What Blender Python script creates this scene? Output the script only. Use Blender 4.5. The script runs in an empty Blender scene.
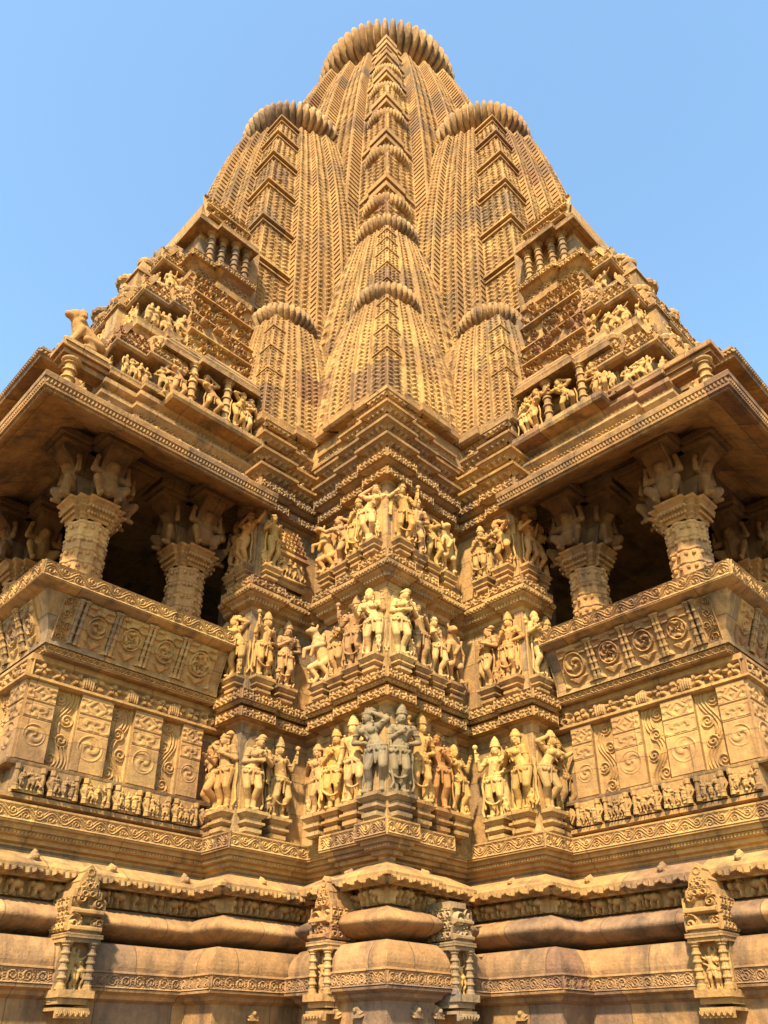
import bpy, math, random
import numpy as np
R_ = random.Random(7)
NR = np.random.RandomState(11)
PI = math.pi
scene = bpy.context.scene
COL = scene.collection
rad = math.radians

# ------------------------------------------------------------------ materials
def stone_material(name, base, pink, pale, grey, rough=0.9, bump=0.35, blocks=(0.78, 0.78, 0.37), block_amt=0.8, joints=0.55, streak=0.53):
    m = bpy.data.materials.new(name); m.use_nodes = True
    nt = m.node_tree; n = nt.nodes; l = nt.links; n.clear()
    out = n.new('ShaderNodeOutputMaterial'); bs = n.new('ShaderNodeBsdfPrincipled')
    bs.inputs['Roughness'].default_value = rough
    bs.inputs['Specular IOR Level'].default_value = 0.25
    l.new(bs.outputs[0], out.inputs[0])
    geo = n.new('ShaderNodeNewGeometry')
    mp = n.new('ShaderNodeMapping'); mp.inputs['Rotation'].default_value = (0, 0, rad(45)); mp.inputs['Location'].default_value = (0.13, 0.21, 0.07)
    l.new(geo.outputs['Position'], mp.inputs['Vector'])
    def noise(scale, detail=5, rgh=0.6, src=None):
        t = n.new('ShaderNodeTexNoise'); t.inputs['Scale'].default_value = scale
        t.inputs['Detail'].default_value = detail; t.inputs['Roughness'].default_value = rgh
        l.new((src or mp.outputs[0]), t.inputs['Vector']); return t
    # tint of each stone block: snapped position -> random value
    def mth(op, a, b=None, c=None):
        t = n.new('ShaderNodeMath'); t.operation = op
        for k, x in enumerate((a, b, c)):
            if x is None: continue
            if isinstance(x, (int, float)): t.inputs[k].default_value = x
            else: l.new(x, t.inputs[k])
        return t.outputs[0]
    sx = n.new('ShaderNodeSeparateXYZ'); l.new(mp.outputs[0], sx.inputs[0])
    row = mth('FLOOR', mth('DIVIDE', sx.outputs[2], blocks[2])); shift = mth('MULTIPLY', mth('FRACT', mth('MULTIPLY', row, 0.618)), blocks[0])
    X = mth('ADD', sx.outputs[0], shift); Y = mth('ADD', sx.outputs[1], shift)
    cb_ = n.new('ShaderNodeCombineXYZ'); l.new(X, cb_.inputs[0]); l.new(Y, cb_.inputs[1]); l.new(sx.outputs[2], cb_.inputs[2])
    vr = n.new('ShaderNodeVectorRotate'); vr.rotation_type = 'Z_AXIS'; vr.inputs['Angle'].default_value = rad(45); l.new(geo.outputs['True Normal'], vr.inputs['Vector'])
    sn_ = n.new('ShaderNodeSeparateXYZ'); l.new(vr.outputs[0], sn_.inputs[0])
    jw = 0.006
    def joint(c, b, nc):
        fr = mth('FRACT', mth('DIVIDE', c, b)); dist = mth('MULTIPLY', mth('MINIMUM', fr, mth('SUBTRACT', 1.0, fr)), b)
        near = mth('LESS_THAN', dist, jw); return mth('MULTIPLY', near, mth('LESS_THAN', mth('ABSOLUTE', nc), 0.5))
    jn = mth('MAXIMUM', joint(X, blocks[0], sn_.outputs[0]), mth('MAXIMUM', joint(Y, blocks[1], sn_.outputs[1]), joint(sx.outputs[2], blocks[2], sn_.outputs[2])))
    jn = mth('MULTIPLY', jn, joints)
    sn = n.new('ShaderNodeVectorMath'); sn.operation = 'SNAP'; sn.inputs[1].default_value = blocks
    wob = noise(1.1, 2); wv = n.new('ShaderNodeVectorMath'); wv.operation = 'MULTIPLY_ADD'
    wv.inputs[1].default_value = (0.10, 0.10, 0.06); wv.inputs[1].default_value = (0.0, 0.0, 0.0); l.new(wob.outputs['Color'], wv.inputs[0]); l.new(cb_.outputs[0], wv.inputs[2])
    l.new(wv.outputs[0], sn.inputs[0])
    wn = n.new('ShaderNodeTexWhiteNoise'); wn.noise_dimensions = '3D'; l.new(sn.outputs[0], wn.inputs['Vector'])
    cr = n.new('ShaderNodeValToRGB'); cr.color_ramp.interpolation = 'LINEAR'
    e = cr.color_ramp.elements
    e[0].position = 0; e[0].color = (*pink, 1); e[1].position = 1; e[1].color = (*pale, 1)
    for p_, c_ in ((0.09, tuple(g * 1.25 for g in grey)), (0.20, base), (0.52, base), (0.74, tuple(b * 1.12 for b in base))):
        k = e.new(p_); k.color = (*c_, 1)
    l.new(wn.outputs['Value'], cr.inputs[0])
    mixb = n.new('ShaderNodeMix'); mixb.data_type = 'RGBA'; mixb.inputs['Factor'].default_value = block_amt
    mixb.inputs['A'].default_value = (*base, 1); l.new(cr.outputs[0], mixb.inputs['B'])
    # large weather stains, grey lichen, fine mottling
    st = noise(0.9, 6, 0.65); r1 = n.new('ShaderNodeValToRGB')
    r1.color_ramp.elements[0].position = 0.53; r1.color_ramp.elements[1].position = 0.72
    l.new(st.outputs['Fac'], r1.inputs[0])
    sc1 = n.new('ShaderNodeMath'); sc1.operation = 'MULTIPLY'; sc1.inputs[1].default_value = 0.55; l.new(r1.outputs[0], sc1.inputs[0])
    mg = n.new('ShaderNodeMix'); mg.data_type = 'RGBA'; l.new(sc1.outputs[0], mg.inputs['Factor'])
    l.new(mixb.outputs['Result'], mg.inputs['A']); mg.inputs['B'].default_value = (*grey, 1)
    fine = noise(14, 6, 0.7); mr = n.new('ShaderNodeMapRange'); mr.inputs['From Min'].default_value = 0.3; mr.inputs['From Max'].default_value = 0.7
    mr.inputs['To Min'].default_value = 0.74; mr.inputs['To Max'].default_value = 1.18; l.new(fine.outputs['Fac'], mr.inputs['Value'])
    mm = n.new('ShaderNodeMix'); mm.data_type = 'RGBA'; mm.blend_type = 'MULTIPLY'; mm.inputs['Factor'].default_value = 1
    ms = n.new('ShaderNodeMapping'); ms.inputs['Scale'].default_value = (3.2, 3.2, 0.42); l.new(mp.outputs[0], ms.inputs['Vector'])
    stk = noise(1.0, 7, 0.68, ms.outputs[0]); r2 = n.new('ShaderNodeValToRGB'); r2.color_ramp.elements[0].position = streak; r2.color_ramp.elements[1].position = streak + 0.16; l.new(stk.outputs['Fac'], r2.inputs[0])
    mk = n.new('ShaderNodeMix'); mk.data_type = 'RGBA'; l.new(mth('MULTIPLY', r2.outputs[0], 0.7), mk.inputs['Factor']); l.new(mg.outputs['Result'], mk.inputs['A']); mk.inputs['B'].default_value = (*[g * .55 for g in grey], 1)
    pl = noise(2.3, 5, 0.6); r3 = n.new('ShaderNodeValToRGB'); r3.color_ramp.elements[0].position = 0.56; r3.color_ramp.elements[1].position = 0.66; l.new(pl.outputs['Fac'], r3.inputs[0])
    mw = n.new('ShaderNodeMix'); mw.data_type = 'RGBA'; l.new(mth('MULTIPLY', r3.outputs[0], 0.45), mw.inputs['Factor']); l.new(mk.outputs['Result'], mw.inputs['A']); mw.inputs['B'].default_value = (*[g * 1.15 for g in pale], 1)
    mj = n.new('ShaderNodeMix'); mj.data_type = 'RGBA'; l.new(jn, mj.inputs['Factor']); l.new(mw.outputs['Result'], mj.inputs['A']); mj.inputs['B'].default_value = (*[g * .3 for g in grey], 1)
    l.new(mj.outputs['Result'], mm.inputs['A']); l.new(mr.outputs[0], mm.inputs['B'])
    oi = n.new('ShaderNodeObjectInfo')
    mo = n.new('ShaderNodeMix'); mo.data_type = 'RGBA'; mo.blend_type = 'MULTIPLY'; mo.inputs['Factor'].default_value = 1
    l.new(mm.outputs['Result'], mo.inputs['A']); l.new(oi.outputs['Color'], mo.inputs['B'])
    l.new(mo.outputs['Result'], bs.inputs['Base Color'])
    b1 = noise(38, 5, 0.7); b2 = noise(7, 3)
    ad = n.new('ShaderNodeMath'); ad.operation = 'MULTIPLY_ADD'; ad.inputs[1].default_value = 1.8
    l.new(b2.outputs['Fac'], ad.inputs[0]); l.new(b1.outputs['Fac'], ad.inputs[2])
    bp = n.new('ShaderNodeBump'); bp.inputs['Strength'].default_value = bump; bp.inputs['Distance'].default_value = 0.018
    l.new(ad.outputs[0], bp.inputs['Height']); l.new(bp.outputs[0], bs.inputs['Normal'])
    return m
OCH = (0.305, 0.164, 0.054)
STONE = stone_material('sandstone', OCH, (0.20, 0.088, 0.040), (0.40, 0.238, 0.085), (0.135, 0.092, 0.055), streak=0.47, bump=0.5)
CARVED = stone_material('carved_sandstone', OCH, (0.205, 0.09, 0.036), (0.41, 0.24, 0.074), (0.14, 0.088, 0.045), blocks=(0.9, 0.9, 0.55), joints=.5)
SHADED = stone_material('shaded_sandstone', (0.10, 0.058, 0.026), (0.08, 0.042, 0.02), (0.13, 0.08, 0.035), (0.05, 0.034, 0.022), joints=.3)  # darkness of the balcony rooms painted into the stone colour
FIG = stone_material('statue_sandstone', (0.34, 0.18, 0.054), (0.29, 0.145, 0.05), (0.39, 0.222, 0.07), (0.19, 0.118, 0.054), bump=0.3, block_amt=0.4, joints=0)
GROUND = stone_material('paving_stone', (0.17, 0.115, 0.07), (0.15, 0.10, 0.065), (0.20, 0.14, 0.085), (0.12, 0.09, 0.065), blocks=(0.9, 0.6, 5.0))

# ------------------------------------------------------------------ mesh builder
# Coordinates are (p, q, z): p runs along the right-hand transept, q along the left-hand one, the pier's
# corner stands at the origin.  M swaps p and q (the temple is symmetric about the diagonal).
class MB:
    def __init__(s, M=False):
        s.V = []; s.Q = []; s.T = []; s.n = 0; s.M = M
    def add(s, v, q=None, t=None):
        v = np.asarray(v, float).reshape(-1, 3); s.V.append(v)
        if q is not None and len(q): s.Q.append(np.asarray(q, int).reshape(-1, 4) + s.n)
        if t is not None and len(t): s.T.append(np.asarray(t, int).reshape(-1, 3) + s.n)
        s.n += len(v)
    def box(s, p0, p1, q0, q1, z0, z1):
        v = [(x, y, z) for z in (z0, z1) for (x, y) in ((p0, q0), (p1, q0), (p1, q1), (p0, q1))]
        s.add(v, [(0, 3, 2, 1), (4, 5, 6, 7), (0, 1, 5, 4), (1, 2, 6, 5), (2, 3, 7, 6), (3, 0, 4, 7)])
    def frust(s, c0, h0, z0, c1, h1, z1):
        v = [(c[0] + a * h[0], c[1] + b * h[1], z) for c, h, z in ((c0, h0, z0), (c1, h1, z1)) for a, b in ((-1, -1), (1, -1), (1, 1), (-1, 1))]
        s.add(v, [(0, 3, 2, 1), (4, 5, 6, 7), (0, 1, 5, 4), (1, 2, 6, 5), (2, 3, 7, 6), (3, 0, 4, 7)])
    def grid(s, P):
        a, b = P.shape[:2]; i = np.arange(a * b).reshape(a, b)
        q = np.stack([i[:-1, :-1], i[:-1, 1:], i[1:, 1:], i[1:, :-1]], -1).reshape(-1, 4)
        s.add(P.reshape(-1, 3), q)
    def relief(s, O, U, V, N, w, h, f, d, cell=0.02, skirt=0.03):
        O, U, V, N = [np.asarray(x, float) for x in (O, U, V, N)]
        nu = max(3, int(w / cell) + 1); nv = max(3, int(h / cell) + 1)
        u, v = np.meshgrid(np.linspace(0, w, nu), np.linspace(0, h, nv))
        g = f(u, v, w, h) * d
        P = O + u[..., None] * U + v[..., None] * V + g[..., None] * N
        E = O - N * skirt
        Pp = np.zeros((nv + 2, nu + 2, 3))
        Pp[1:-1, 1:-1] = P
        uu = np.pad(u, 1, mode='edge'); vv = np.pad(v, 1, mode='edge')
        B = E + uu[..., None] * U + vv[..., None] * V
        m = np.ones(Pp.shape[:2], bool); m[1:-1, 1:-1] = False
        Pp[m] = B[m]
        s.grid(Pp)
    def lathe(s, c, prof, n=24, ribs=0, amp=0.0, a0=0, sq=None):
        th = np.linspace(0, 2 * PI, n, endpoint=False) + a0
        rows = []
        for r, z in prof:
            rr = r * np.ones(n)
            if ribs: rr = r * (1 - amp + amp * np.abs(np.cos(th * ribs / 2)) ** 0.6)
            rows.append(np.stack([c[0] + rr * np.cos(th), c[1] + rr * np.sin(th), np.full(n, c[2] + z)], -1))
        P = np.array(rows); a = len(prof); i = np.arange(a * n).reshape(a, n); j = np.roll(i, -1, 1)
        q = np.stack([i[:-1], j[:-1], j[1:], i[1:]], -1).reshape(-1, 4)
        s.add(P.reshape(-1, 3), q)
    def tube(s, A, B, prof, n=10):      # a turned shaft between two points: prof = [(t, radius)]
        A = np.asarray(A, float); B = np.asarray(B, float); D = B - A; L = np.linalg.norm(D); D /= L
        X = np.cross(D, (0, 0.3, 1)) if abs(D[2]) < 0.9 else np.cross(D, (1, 0, 0)); X /= np.linalg.norm(X); Y = np.cross(D, X)
        th = np.linspace(0, 2 * PI, n, endpoint=False)
        P = np.array([A + D * L * t + r * (np.cos(th)[:, None] * X + np.sin(th)[:, None] * Y) for t, r in prof])
        a = len(prof); i = np.arange(a * n).reshape(a, n); j = np.roll(i, -1, 1)
        s.add(P.reshape(-1, 3), np.stack([i[:-1], j[:-1], j[1:], i[1:]], -1).reshape(-1, 4))
    def ell(s, c, r, n=12, m=8, rot=None):
        th = np.linspace(0, 2 * PI, n, endpoint=False); ph = np.linspace(-PI / 2, PI / 2, m)
        P = np.array([[(math.cos(b) * math.cos(a) * r[0], math.cos(b) * math.sin(a) * r[1], math.sin(b) * r[2]) for a in th] for b in ph]).reshape(-1, 3)
        if rot is not None: P = P @ np.asarray(rot).T
        P = P + np.asarray(c); i = np.arange(m * n).reshape(m, n); j = np.roll(i, -1, 1)
        s.add(P, np.stack([i[:-1], j[:-1], j[1:], i[1:]], -1).reshape(-1, 4))
    def poly(s, pts, d, z0=None):       # extruded polygon given as 3-D points plus an extrusion vector (fan from the centre)
        A = np.asarray(pts, float); B = A + np.asarray(d, float); n = len(A)
        v = np.vstack([A, B, A.mean(0)[None], B.mean(0)[None]])
        q = [(i, (i + 1) % n, n + (i + 1) % n, n + i) for i in range(n)]
        t = [(2 * n, (i + 1) % n, i) for i in range(n)] + [(2 * n + 1, n + i, n + (i + 1) % n) for i in range(n)]
        s.add(v, q, t)
    def mesh(s, vf, T, sc=1.0, ang=0.0):
        v, q, t = vf; c, k = math.cos(ang), math.sin(ang)
        P = v * sc; P = np.stack([P[:, 0] * c - P[:, 1] * k, P[:, 0] * k + P[:, 1] * c, P[:, 2]], -1) + np.asarray(T)
        s.add(P, q, t)
    def sweep(s, path, prof):
        P = np.array([offset(path, o, z) for o, z in prof])
        s.grid(P)
    def band(s, path, off, z0, z1, f, d, cell=0.02, minlen=0.0, lean=0.0):
        Q = offset(path, off, z0)
        for a, b in zip(Q[:-1], Q[1:]):
            L = np.linalg.norm(b - a)
            if L < max(minlen, 0.02): continue
            U = (b - a) / L; N = np.array([-U[1], U[0], 0])
            s.relief(a, U, (N[0] * lean, N[1] * lean, 1), N, L, z1 - z0, f, d, cell)
    def data(s, name, smooth=False):
        V = np.vstack(s.V)
        V = np.stack([V[:, 1], -V[:, 0], V[:, 2]], -1) if s.M else np.stack([V[:, 0], -V[:, 1], V[:, 2]], -1)
        return raw_mesh(name, V, np.vstack(s.Q) if s.Q else None, np.vstack(s.T) if s.T else None, smooth)
    def build(s, name, mat, parent, smooth=False, color=None, label=None):
        me = s.data(name, smooth); me.materials.append(mat)
        return link(name, me, parent, color=color, label=label)

def raw_mesh(name, V, Q, T, smooth=False):
    me = bpy.data.meshes.new(name)
    nq = 0 if Q is None else len(Q); nt_ = 0 if T is None else len(T)
    loops = np.concatenate([x.ravel() for x in (Q, T) if x is not None])
    starts = np.concatenate([np.arange(nq) * 4, nq * 4 + np.arange(nt_) * 3])
    tot = np.concatenate([np.full(nq, 4), np.full(nt_, 3)])
    me.vertices.add(len(V)); me.vertices.foreach_set('co', np.ascontiguousarray(V, np.float32).ravel())
    me.loops.add(len(loops)); me.loops.foreach_set('vertex_index', loops.astype(np.int32))
    me.polygons.add(nq + nt_); me.polygons.foreach_set('loop_start', starts.astype(np.int32)); me.polygons.foreach_set('loop_total', tot.astype(np.int32))
    me.update(calc_edges=True); me.validate()
    me.polygons.foreach_set('use_smooth', np.full(len(me.polygons), smooth, bool)); me.update()
    return me
def link(name, me, parent=None, loc=(0, 0, 0), rz=0.0, color=None, label=None):
    o = bpy.data.objects.new(name, me); COL.objects.link(o); o.parent = parent
    o.location = loc; o.rotation_euler = (0, 0, rz)
    if color is not None: o.color = (*color, 1)
    if label: o['label'] = label
    return o
def empty(name, loc=(0, 0, 0), rz=0.0, parent=None):
    o = bpy.data.objects.new(name, None); COL.objects.link(o); o.location = loc; o.rotation_euler = (0, 0, rz); o.parent = parent
    o.empty_display_size = 0.2
    return o
def tag(o, label=None, cat=None, group=None, kind=None):
    if label: o['label'] = label
    if cat: o['category'] = cat
    if group: o['group'] = group
    if kind: o['kind'] = kind
    return o
def offset(path, d, z):
    P = np.asarray(path, float); D = P[1:] - P[:-1]; D /= np.linalg.norm(D, axis=1)[:, None]
    N = np.stack([-D[:, 1], D[:, 0]], -1); S = np.zeros_like(P)
    S[0] = N[0]; S[-1] = N[-1]
    for i in range(1, len(P) - 1):
        S[i] = N[i - 1] + N[i] if abs(N[i - 1] @ N[i]) < 0.5 else N[i]
    return np.hstack([P + S * d, np.full((len(P), 1), z)])
def both(half):     # left half path (far left -> corner) to the full symmetric path
    return list(half) + [(q, p) for p, q in half[::-1][1:]]

# ------------------------------------------------------------------ carved patterns: f(u, v, w, h) -> 0..1
def sm(x, k=0.12): return np.clip(x / k * 0.5 + 0.5, 0, 1)
def hsh(i, k=0.0): return np.mod(np.sin(i * 12.9898 + k * 78.233) * 43758.5453, 1.0)
def frame(u, v, w, h, b): return np.maximum(np.maximum(sm(b - u, b), sm(u - (w - b), b)), np.maximum(sm(b - v, b), sm(v - (h - b), b)))
def f_scroll(u, v, w, h):
    n = max(1, round(w / (h * 1.15))); P = w / n
    k = np.floor(u / P); x = u - (k + 0.5) * P; y = v - h * 0.5; sg = 1 - 2 * np.mod(k, 2)
    r = np.hypot(x, y); th = np.arctan2(y * sg, x)
    sp = np.cos(2 * PI * r / (h * 0.24) - th)
    ring = sm(sp + 0.1, 0.7) * sm(0.47 * h - r, 0.1 * h)
    corner = sm(np.cos(2 * PI * (np.abs(x) + np.abs(y)) / (h * 0.2)), 0.8) * sm(r - 0.47 * h, 0.1 * h) * 0.8
    return np.maximum(ring + corner, frame(u, v, w, h, h * 0.1))
def f_wave(u, v, w, h):                 # running vine: wavy stem with a curl in every hollow
    n = max(1, round(w / (h * 1.75))); P = w / n; t = 2 * PI * u / P
    A = 0.30 * h; c = h * 0.5 + A * np.sin(t)
    d = (v - c) / np.sqrt(1 + (A * 2 * PI / P * np.cos(t)) ** 2)
    stem = sm(0.055 * h - np.abs(d), 0.03 * h); leafy = 0.8 * sm(np.cos(2 * PI * d / (h * 0.17)), 0.8) * sm(0.24 * h - np.abs(d), 0.05 * h)
    k = np.floor(u / P * 2); j = hsh(k, 3.3); x = u - (k + 0.5) * P / 2; y = v - h * (0.5 - 0.13 * (1 - 2 * np.mod(k, 2)))
    r = np.hypot(x * .95, y); sg = 1 - 2 * np.mod(k, 2); th = np.arctan2(y * sg, x)
    eye = sm(np.cos(2 * PI * r / (h * (0.15 + .05 * j)) - th), 0.8) * sm(0.31 * h - r, 0.05 * h)
    return np.clip(np.maximum(np.where(r < 0.31 * h, eye, np.maximum(stem, leafy)), frame(u, v, w, h, h * 0.09)), 0, 1.1)
def f_arch(P=0.15, Pv=0.2):             # mesh of little horseshoe windows
    def f(u, v, w, h):
        n = max(1, round(w / P)); p = w / n; row = np.floor(v / Pv); ur = u / p + 0.5 * np.mod(row, 2)
        ci = np.floor(ur); x = ur - ci - 0.5; y = v / Pv - row; j = hsh(ci + 7.0 * row, 1.3)
        r = np.hypot(x, (y - 0.42) * 1.15 * Pv / p)
        ring = sm(0.11 - np.abs(r - 0.33), 0.10); hole = sm(0.20 - r, 0.08)
        stem = sm(0.10 - np.abs(np.abs(x) - 0.5), 0.08) * 0.75 + sm(0.07 - np.abs(x), 0.06) * sm(0.16 - y, 0.06) * 0.6
        top = sm(y - 0.88, 0.06) * 0.85
        return np.clip(0.40 + 0.10 * (j - 0.5) + np.maximum(np.maximum(ring, stem), top) * (0.55 + 0.3 * j) - 0.42 * hole - 0.2 * sm(0.12 - y, 0.06), 0, 1.1)
    return f
def f_stack(P=0.15, Pv=0.1):            # columns of stacked pointed arches with a small dark eye in each
    def f(u, v, w, h):
        n = max(1, round(w / P)); p = w / n; ci = np.floor(u / p); x = u / p - ci - 0.5; ax = np.abs(x)
        ph = v / Pv + 1.15 * ax + 0.37 * np.mod(ci, 2); row = np.floor(ph); y = ph - row; j = hsh(ci + 5.0 * row, 1.7)
        rib = sm(0.24 - np.abs(y - 0.5), 0.14) * (0.75 + 0.4 * j)
        eye = sm(0.20 - np.hypot(x * 1.0, (y - 0.02) * 0.55), 0.07) * (0.5 + 0.7 * hsh(ci + 3.0 * row, 8.8))
        return np.clip(0.42 + 0.46 * rib + 0.15 * sm(0.05 - np.abs(ax - 0.5), 0.05) - 0.6 * eye + 0.16 * (j - .5), 0, 1.15)
    return f
def f_curl(u, v, w, h):                 # free tracery: curls of many sizes between two thin ledges
    g = np.zeros_like(u); Rr = random.Random(int(w * 1000) + int(h * 77))
    for k in range(int(w * h / .011)):
        cx, cy, r0 = Rr.uniform(0, w), Rr.uniform(0, h), Rr.uniform(.035, .085); sg = Rr.choice((-1, 1)); hh = Rr.uniform(.6, 1.0); a0 = Rr.uniform(0, 6.28)
        x, y = u - cx, v - cy; r = np.hypot(x, y); m_ = r < r0
        if not m_.any(): continue
        sp = sm(np.cos(2 * PI * r[m_] / (r0 * .62) - sg * np.arctan2(y[m_], x[m_]) + a0), .9) * sm(r0 - r[m_], .012) * hh
        g[m_] = np.maximum(g[m_] * .55, sp)
    q = np.mod(v, h / 2)
    return np.maximum(g, 1.05 * sm(.022 - np.abs(q - .022), .008))
def f_dent(P=0.05, duty=0.55):
    def f(u, v, w, h):
        x = np.mod(u / P, 1.0)
        return sm(duty * 0.5 - np.abs(x - 0.5), 0.15) * sm(0.85 - v / h, 0.2) * sm(v / h - 0.08, 0.1) + 0.9 * sm(v / h - 0.86, 0.08)
    return f
def f_leaf(P=0.14):                     # hanging leaf drops
    def f(u, v, w, h):
        n = max(1, round(w / P)); p = w / n; x = np.mod(u / p, 1.0) - 0.5
        y = v / h; lim = 0.12 + 0.62 * np.abs(2 * x) ** 1.7
        ve = 0.25 * sm(np.cos(2 * PI * x * 3), 0.8)
        return sm(y - lim, 0.1) * (0.75 + ve)
    return f
def f_dia(P=0.1):
    def f(u, v, w, h):
        n = max(1, round(w / P)); p = w / n; x = np.abs(np.mod(u / p, 1.0) - 0.5) * 2; y = np.abs(v / h - 0.5) * 2
        a = np.cos((x + y) * 2 * PI * 0.9)
        return np.maximum(sm(a, 0.6), frame(u, v, w, h, h * 0.12))
    return f
def f_knot(P=0.13):                     # bold carved leaf-and-bud relief
    def f(u, v, w, h):
        n = max(1, round(w / P)); p = w / n; k = np.floor(u / p); x = (u / p - k - 0.5) * 2; y = (v / h - 0.5) * 2
        j = hsh(k, 2.7); r = np.hypot(x * 0.9, y); th = np.arctan2(y, x)
        a = 0.5 + 0.5 * np.cos(th * (3 + np.floor(j * 3)) + j * 6); b = np.cos(r * 7.0 + j * 4)
        g = sm(a * 0.9 - r * 0.45 + 0.3 * b, 0.4) * sm(1.0 - r, 0.2)
        return np.maximum(g, frame(u, v, w, h, h * 0.08) * 0.9)
    return f
def f_herd(P=0.2):                      # procession of elephants, horses and men
    def f(u, v, w, h):
        n = max(1, round(w / P)); p = w / n; k = np.floor(u / p); x = (u / p - k - 0.5); y = v / h; j = hsh(k, 5.1); x = x * np.where(j > 0.5, 1, -1)
        def e(cx, cy, rx, ry): return np.sqrt(np.clip(1 - ((x - cx) / rx) ** 2 - ((y - cy) / ry) ** 2, 0, 1))
        el = np.maximum.reduce([e(0.02, 0.5, 0.34, 0.26), e(-0.32, 0.56, 0.16, 0.2), 0.7 * e(-0.42, 0.28, 0.07, 0.3), 0.8 * e(-0.14, 0.18, 0.1, 0.24), 0.8 * e(0.24, 0.18, 0.1, 0.24), 0.6 * e(0.05, 0.84, 0.1, 0.16)])
        mn = np.maximum.reduce([e(-0.2, 0.8, 0.1, 0.12), e(-0.2, 0.5, 0.14, 0.26), 0.7 * e(-0.24, 0.18, 0.08, 0.26), e(0.2, 0.76, 0.1, 0.12), e(0.2, 0.46, 0.15, 0.26), 0.7 * e(0.24, 0.16, 0.08, 0.26), 0.5 * e(0.0, 0.55, 0.1, 0.3)])
        return np.where(hsh(k, 9.3) > 0.45, el, mn)
    return f
def f_rosette(seed=0):                  # a panel with one medallion between leaf ornaments
    def f(u, v, w, h):
        cy = h * 0.52; R = min(w, h) * 0.36; x = u - w / 2; y = v - cy; r = np.hypot(x, y) / R; th = np.arctan2(y, x); k = 3 + seed % 4
        disc = sm(0.09 - np.abs(r - 0.95), 0.06)
        ins = sm(np.cos(r * 9 + (1.2 * np.sin(th * k + seed) if seed % 2 else -th * 2)) * (0.6 + 0.4 * np.cos(th * k)), 0.6) * sm(0.84 - r, 0.08)
        t = (v - h * 0.84) / (h * 0.14); up = sm(np.cos(3 * PI * x / w) * np.cos(t * 4) + 0.05, 0.5) * sm(0.9 - np.abs(t), 0.2)
        b = (v - h * 0.1) / (h * 0.13); lo = sm(np.cos(2 * PI * np.abs(x) / w * 1.6 - b * 2.2), 0.6) * sm(0.9 - np.abs(b), 0.2)
        return np.clip(np.maximum(np.where(r < 1.05, disc + ins, 0.25 + 0 * r), np.maximum(up, lo) * (r > 1.12)), 0, 1.1) * (1 - 0.0 * u)
    return f
def f_pilaster(seed=0):                 # carved post: lozenge head, curl band, medallion
    def f(u, v, w, h):
        x = u - w / 2; y = v / h
        R = w * 0.40; cy = h * 0.32; r = np.hypot(x, v - cy) / R; th = np.arctan2(v - cy, x)
        med = sm(0.08 - np.abs(r - 0.93), 0.06) + sm(np.cos(r * 8 - 2 * th + seed), 0.7) * sm(0.8 - r, 0.08)
        c1 = sm(np.cos(16 * np.hypot(np.abs(x) - w * 0.2, v - h * 0.62) / w - 1.5 * np.arctan2(v - h * 0.62, np.abs(x) - w * 0.2)), 0.7) * (np.abs(y - 0.62) < 0.075)
        yy = v - h * 0.86; hd = np.maximum(sm(np.cos(22 * (np.abs(x) + np.abs(yy)) / w), 0.7) * (np.abs(x) + np.abs(yy) < w * .36), sm(np.cos(26 * np.hypot(np.abs(x) - w * .42, yy) / w), .7) * (np.abs(x) + np.abs(yy) > w * .4)) * (np.abs(y - 0.86) < 0.085)
        ln = np.maximum(sm(0.008 - np.abs(y - 0.745), 0.006), sm(0.006 - np.abs(y - 0.52), 0.005))
        base = 0.72 + 0.28 * (y > 0.75)
        g = np.where(r < 1.02, 0.45 + 0.5 * med, base); g = np.where(np.abs(y - 0.62) < 0.075, 0.5 + 0.5 * c1, g); g = np.where(np.abs(y - 0.86) < 0.085, 0.6 + 0.5 * hd, g)
        return np.clip(g - 0.35 * ln, 0, 1.1)
    return f
def f_vine(seed=0):                     # tall S-scroll panel
    def f(u, v, w, h):
        t = v / h; c = w * (0.5 + 0.27 * np.sin(2 * PI * t * 1.25 + 0.6 + seed)); x = u - c
        st = sm(np.cos(2 * PI * x / (w * 0.15)), 0.9) * sm(w * 0.19 - np.abs(x), w * 0.05)
        g = st
        for k in range(4):
            cy = h * (0.10 + 0.265 * k); cx = w * (0.5 - 0.24 * math.sin(2 * PI * (0.10 + 0.265 * k) * 1.25 + 0.6 + seed))
            r = np.hypot(u - cx, v - cy) / w; th = np.arctan2(v - cy, (u - cx) * (1 if k % 2 else -1))
            sp = sm(np.cos(2 * PI * r / 0.16 - th), 0.8) * sm(0.30 - r, 0.04)
            g = np.where(r < 0.29, np.maximum(sp, 0.0), g)
        return np.maximum(g, sm(w * 0.05 - u, w * 0.04) + sm(u - w * 0.95, w * 0.04))
    return f
def f_flat(u, v, w, h): return np.zeros_like(u)

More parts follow.
